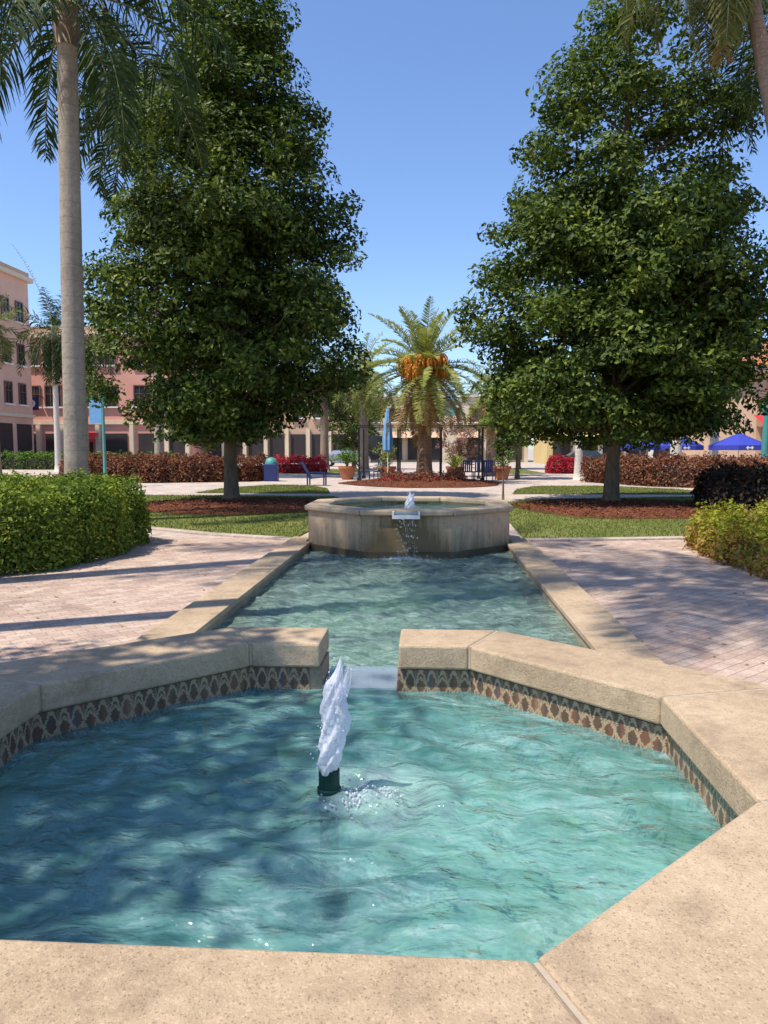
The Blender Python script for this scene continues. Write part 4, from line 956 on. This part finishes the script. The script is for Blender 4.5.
vs = [(q*(1+.25*(k % 2))*math.cos(2*math.pi*k/n), q*(1+.25*(k % 2))*math.sin(2*math.pi*k/n), z) for q, z in prof for k in range(n)]
g.add(vs, [(i*n+k, i*n+(k+1) % n, (i+1)*n+(k+1) % n, (i+1)*n+k) for i in range(len(prof)-1) for k in range(n)]); g.build('canopy', 'skyblue', t)

def lamp(label, x, y, h=3.9, banner=True, w=.07):
    t = thing('lamp_post', label, 'lamp post', (x, y, 0))
    G().lathe([(.2, 0), (.2, .1), (.12, .2), (w, .5), (w*.8, h*.6), (w*.7, h-.3)], n=12).build('pole', 'teal', t, smooth=True)
    G().lathe([(.05, 0), (.16, .08), (.2, .45), (.06, .55), (.01, .62)], (0, 0, h-.3), 10).build('lantern', 'teal', t, smooth=True)
    if banner:
        G().box((-.32, 0, h-.85), (.5, .03, .95)).build('banner', 'skyblue', t)
        G().box((-.3, 0, h-.32), (.62, .035, .035)).build('banner_arm', 'teal', t)
    return t
lamp('teal lamp post with light blue banner right of the tall grey palm trunk', -13.15, 29.5)
lamp('thick teal lamp post at the right picture edge behind the dark shrub', 13.65, 31.0, 3.2, False, .16)

def car(label, x, y, rz, mat):
    t = thing('parked_car', label, 'car', (x, y, 0), rz)
    prof = [(-2.2, .35), (-2.25, .7), (-2.1, .95), (-1.5, 1.02), (-.95, 1.42), (.6, 1.45), (1.35, 1.0), (2.1, .88), (2.25, .6), (2.2, .35)]
    g = G(); n = len(prof)
    vs = [(px_, -.86 if z < 1.1 else -.68, z) for px_, z in prof]+[(px_, .86 if z < 1.1 else .68, z) for px_, z in prof]
    g.add(vs, [list(range(n)), list(range(2*n-1, n-1, -1))]); g.add(vs, [(i, n+i, n+(i+1) % n, (i+1) % n) for i in range(n)])
    g.build('body', mat, t, bevel=.04)
    for s in (-1, 1):
        G().add([(-1.25, s*.80, 1.05), (1.05, s*.80, 1.05), (.5, s*.70, 1.36), (-.85, s*.70, 1.36)], [(0, 1, 2, 3)]).build('side_window', 'glass', t)
        for wx in (-1.35, 1.4):
            w = G(); w.tube([(wx, s*.70, .33), (wx, s*.89, .33)], .33, 18); w.build('wheel', 'rubber', t)
            h_ = G(); h_.tube([(wx, s*.88, .33), (wx, s*.905, .33)], .19, 12); h_.build('rim', 'white', t)
    return t
car('silver car parked far behind the left hedge gap', -7.4, 66, 0, 'carpaint'); car('dark car parked far behind the right tree trunk', 13.6, 66, R(180), 'cardark')

# ------------------------------------------------------------------ buildings
def window(par, x, y, z, w, h, face='-y', sill=True, mull=2):
    """frame proud of the wall, pane and bars inside"""
    fr = G(); t = .12; dp = .12
    def B(g, cx, cz, sx, sz, d0, th):
        if face == '-y': g.box((cx, y-d0, cz), (sx, th, sz))
        else: g.box((x+d0, y+(cx-x), cz), (th, sx, sz))
    B(fr, x-w/2-t/2, z, t, h+2*t, dp/2, dp); B(fr, x+w/2+t/2, z, t, h+2*t, dp/2, dp); B(fr, x, z+h/2+t/2, w, t, dp/2, dp)
    for k in range(1, mull): B(fr, x-w/2+w*k/mull, z, .06, h, .05, .06)
    B(fr, x, z+h*.12, w, .06, .045, .05)
    f = fr.build('window', 'frame', par, shift=tuple(par.location))
    p = G(); B(p, x, z, w, h, .015, .02); p.build('pane', 'glass', f, shift=tuple(par.location))
    if sill:
        s = G(); B(s, x, z-h/2-.09, w+.5, .16, .12, .24); s.build('sill', 'white', f, shift=tuple(par.location))
    return f
def part(g, name, mat, par, **k): return g.build(name, mat, par, shift=tuple(par.location), **k)
# A: pink block at the left edge, long side towards the square
A = thing('pink_building', 'four-storey pink building at the far left edge with its side along the square', 'building', (-49.3, 60, 0))
part(G().box((-49.3, 60, 9.2), (17, 29.6, 18.4)), 'wall', 'pinkwall', A)
part(G().box((-49.3, 60, 18.62), (17.8, 30.4, .45)), 'cornice', 'cream', A); part(G().box((-49.3, 60, 19.1), (17.2, 29.8, .5)), 'parapet', 'tan', A)
part(G().box((-40.68, 60, 4.9), (.25, 29.7, .35)), 'string_course', 'cream', A)
for yy in (48, 51.2, 54.4, 57.6, 60.8, 64, 67.2, 70.4, 72.9):
    for z, h in ((7.0, 2.0), (10.9, 2.0), (15.1, 1.9)):
        window(A, -40.8, yy, z, 1.1, h, '+x')
for yy in (50, 55, 60, 65, 69.5, 73):
    part(G().box((-40.76, yy, 2.1), (.12, 2.6, 3.9)), 'shopfront', 'darkvoid', A)
# B: rose building facing the camera
Bd = thing('pink_building', 'three-storey rose pink building with white sills behind the small palms', 'building', (-35.5, 86, 0))
part(G().box((-35.5, 86, 7.0), (20, 12, 14)), 'wall', 'pinkdeep', Bd)
part(G().box((-35.5, 86, 13.9), (20.6, 12.6, .4)), 'cornice', 'cream', Bd); part(G().box((-35.5, 86, 14.5), (20.2, 12.2, .8)), 'parapet', 'pinkwall', Bd)
part(G().box((-35.5, 79.9, 4.45), (20.1, .25, .4)), 'string_course', 'cream', Bd)
xs = [-43.6, -41.2, -37.4, -35.0, -31.2, -28.0]
for x in xs:
    window(Bd, x, 79.98, 11.7, 1.7, 2.0, mull=3); window(Bd, x, 79.98, 7.3, 1.7, 2.2, mull=3)
for x in (-44.2, -42.9, -40.2, -36.2, -32.4, -28.5, -26.2): part(G().box((x, 79.8, 2.1), (.45, .5, 4.2)), 'pilaster', 'cream', Bd)
for x in (-43.55, -41.6, -38.2, -34.3, -30.4, -27.3): part(G().box((x, 79.93, 1.7), (1.15 if x < -41 else 2.6, .2, 3.1)), 'shopfront', 'darkvoid', Bd)
for x in (-37.6,):
    g = G(); g.add([(x-1.6, 79.75, 3.4), (x+1.6, 79.75, 3.4), (x+1.6, 78.2, 2.6), (x-1.6, 78.2, 2.6), (x+1.6, 78.2, 2.3), (x-1.6, 78.2, 2.3)], [(0, 3, 2, 1), (3, 5, 4, 2)]); part(g, 'awning', 'red', Bd)
# projecting shop flag with a round pale emblem
t = thing('hanging_sign', 'navy hanging sign with pale round emblem on the rose pink building', 'sign', (-42.4, 77.6, 6.4))
G().box((0, 0, 0), (1.5, .08, 1.4)).build('board', 'navy', t)
g = G(); g.tube([(0, -.05, 0), (0, -.08, 0)], .42, 20); g.build('emblem', 'white', t)
g = G(); g.tube([(0, -.08, 0), (0, -.10, 0)], .22, 20); g.build('emblem_centre', 'skyblue', t)
G().box((0, 1.2, .85), (.06, 2.5, .06)).build('bracket', 'darkmetal', t)
# tan wing behind the left tree
W = thing('tan_building', 'low tan arcade building half hidden behind the left tree', 'building', (-17, 88, 0))
part(G().box((-17, 88, 4.0), (17, 10, 8)), 'wall', 'tan', W); part(G().box((-17, 88, 8.15), (17.6, 10.6, .4)), 'cornice', 'cream', W)
for k in range(7):
    x = -24.2+k*2.4; window(W, x, 82.98, 5.9, 1.1, 1.7)
    part(G().box((x, 82.9, 1.6), (1.6, .2, 3.2)), 'shopfront', 'darkvoid', W); part(G().box((x+1.2, 82.7, 1.9), (.4, .5, 3.8)), 'column', 'cream', W)
# cream building closing the axis
Cc = thing('cream_building', 'long cream building with rows of dark windows closing the view at the centre', 'building', (2, 95, 0))
part(G().box((2, 95, 3.9), (20, 10, 7.8)), 'wall', 'cream', Cc); part(G().box((2, 95, 7.95), (20.6, 10.6, .35)), 'cornice', 'white', Cc)
for k in range(8):
    x = -6.4+k*2.4; window(Cc, x, 89.98, 5.6, 1.2, 1.6)
    part(G().box((x, 89.92, 1.7), (1.7, .2, 2.9)), 'shopfront', 'darkvoid' if k % 3 else 'glass', Cc)
g = G(); g.add([(-5, 89.8, 3.6), (6, 89.8, 3.6), (6, 88.2, 2.9), (-5, 88.2, 2.9)], [(0, 3, 2, 1)]); part(g, 'awning', 'tan', Cc)
T = thing('clock_turret', 'slim teal and white turret seen through the fronds right of the date palm', 'turret', (2.4, 84, 0))
G().box((0, 0, 2.6), (1.5, 1.5, 5.2)).build('shaft', 'cream', T); G().box((0, 0, 6.1), (1.35, 1.35, 1.8)).build('belfry', 'teal', T)
G().add([(-.9, -.9, 7.0), (.9, -.9, 7.0), (.9, .9, 7.0), (-.9, .9, 7.0), (0, 0, 8.6)], [(0, 1, 4), (1, 2, 4), (2, 3, 4), (3, 0, 4)]).build('roof', 'skyblue', T)
# yellow building right of centre
Y = thing('yellow_building', 'low yellow building with white columns behind the right tree', 'building', (22, 84, 0))
part(G().box((22, 84, 3.6), (19, 10, 7.2)), 'wall', 'yellow', Y); part(G().box((22, 84, 7.3), (19.6, 10.6, .35)), 'cornice', 'white', Y)
for k in range(7):
    x = 14+k*2.6; window(Y, x, 78.98, 5.4, 1.2, 1.6)
    part(G().box((x, 78.92, 1.6), (1.8, .2, 2.8)), 'shopfront', 'darkvoid', Y); part(G().box((x+1.3, 78.6, 1.8), (.4, .4, 3.6)), 'column', 'white', Y)
g = G(); g.add([(13, 78.8, 3.5), (21, 78.8, 3.5), (21, 77, 2.8), (13, 77, 2.8)], [(0, 3, 2, 1)]); part(g, 'awning', 'yellow', Y)
# right building with clay tile roof
D = thing('tiled_building', 'tan building with orange clay tile roof at the right picture edge', 'building', (27.4, 54, 0))
part(G().box((27.4, 54, 3.1), (15, 15, 6.2)), 'wall', 'tan', D)
part(G().box((27.4, 54, 6.35), (16.2, 16.2, .35)), 'eave', 'cream', D)
g = G(); x0, x1, y0, y1 = 19.1, 35.7, 45.7, 62.3
g.add([(x0, y0, 6.54), (x1, y0, 6.54), (x1, y1, 6.54), (x0, y1, 6.54), (x0+4, y0+4, 9.0), (x1-4, y0+4, 9.0), (x1-4, y1-4, 9.0), (x0+4, y1-4, 9.0)], [(0,1,5,4),(1,2,6,5),(2,3,7,6),(3,0,4,7),(4,5,6,7)])
for k in range(40):
    x = x0+.3+k*.41; 
    if x < x1-.3:
        e = min(1, (x-x0)/4, (x1-x)/4); g.tube([(x, y0+.02, 6.6), (x, y0+4*e, 6.6+2.46*e)], .10, 5)
part(g, 'roof', 'rooftile', D)
for x in (21.2, 23.8, 26.4): window(D, x, 46.48, 4.7, 1.1, 1.5); part(G().box((x, 46.42, 1.5), (1.7, .2, 2.7)), 'shopfront', 'darkvoid', D)
g = G(); g.add([(19.6, 46.3, 3.6), (23.2, 46.3, 3.6), (23.2, 44.6, 2.9), (19.6, 44.6, 2.9), (23.2, 44.6, 2.6), (19.6, 44.6, 2.6)], [(0, 3, 2, 1), (3, 5, 4, 2)]); part(g, 'awning', 'red', D)

# ------------------------------------------------------------------ light, sky, camera
SUN_EL, sx, sy = 62, -.84, -.54
az = math.atan2(sx, sy)                       # clockwise from +Y
w = bpy.data.worlds.new('World'); scene.world = w; w.use_nodes = True; nt = w.node_tree
sky = nt.nodes.new('ShaderNodeTexSky'); sky.sky_type = 'NISHITA'; sky.sun_disc = False
sky.sun_elevation = R(SUN_EL); sky.sun_rotation = az; sky.air_density = 1.0; sky.dust_density = .5; sky.ozone_density = 3.0; sky.altitude = 0
bg = nt.nodes['Background']; bg.inputs['Strength'].default_value = .136; nt.links.new(mixc(nt, 1.0, sky.outputs[0], (.90, .98, 1.13), 'MULTIPLY'), bg.inputs[0])
s = bpy.data.lights.new('sun', 'SUN'); s.energy = 4.5; s.angle = R(.53); s.color = (1, .935, .83)
so = bpy.data.objects.new('sun', s); COL.objects.link(so)
from mathutils import Vector
d = Vector((sx*math.cos(R(SUN_EL)), sy*math.cos(R(SUN_EL)), math.sin(R(SUN_EL))))
so.rotation_euler = d.to_track_quat('Z', 'Y').to_euler()
cam = bpy.data.cameras.new('camera'); co = bpy.data.objects.new('camera', cam); COL.objects.link(co); scene.camera = co
co.location = (0, 0, 1.55); co.rotation_euler = (R(90-4.866), 0, R(3.39))
cam.sensor_fit = 'VERTICAL'; cam.sensor_height = 24; cam.lens = 740/1024*24; cam.clip_start = .05; cam.clip_end = 5000
scene.view_settings.view_transform = 'Standard'; scene.view_settings.look = 'None'; scene.view_settings.gamma = 1; scene.view_settings.exposure = .53
try:
    scene.cycles.transparent_max_bounces = 16; scene.cycles.max_bounces = 8
except Exception: pass
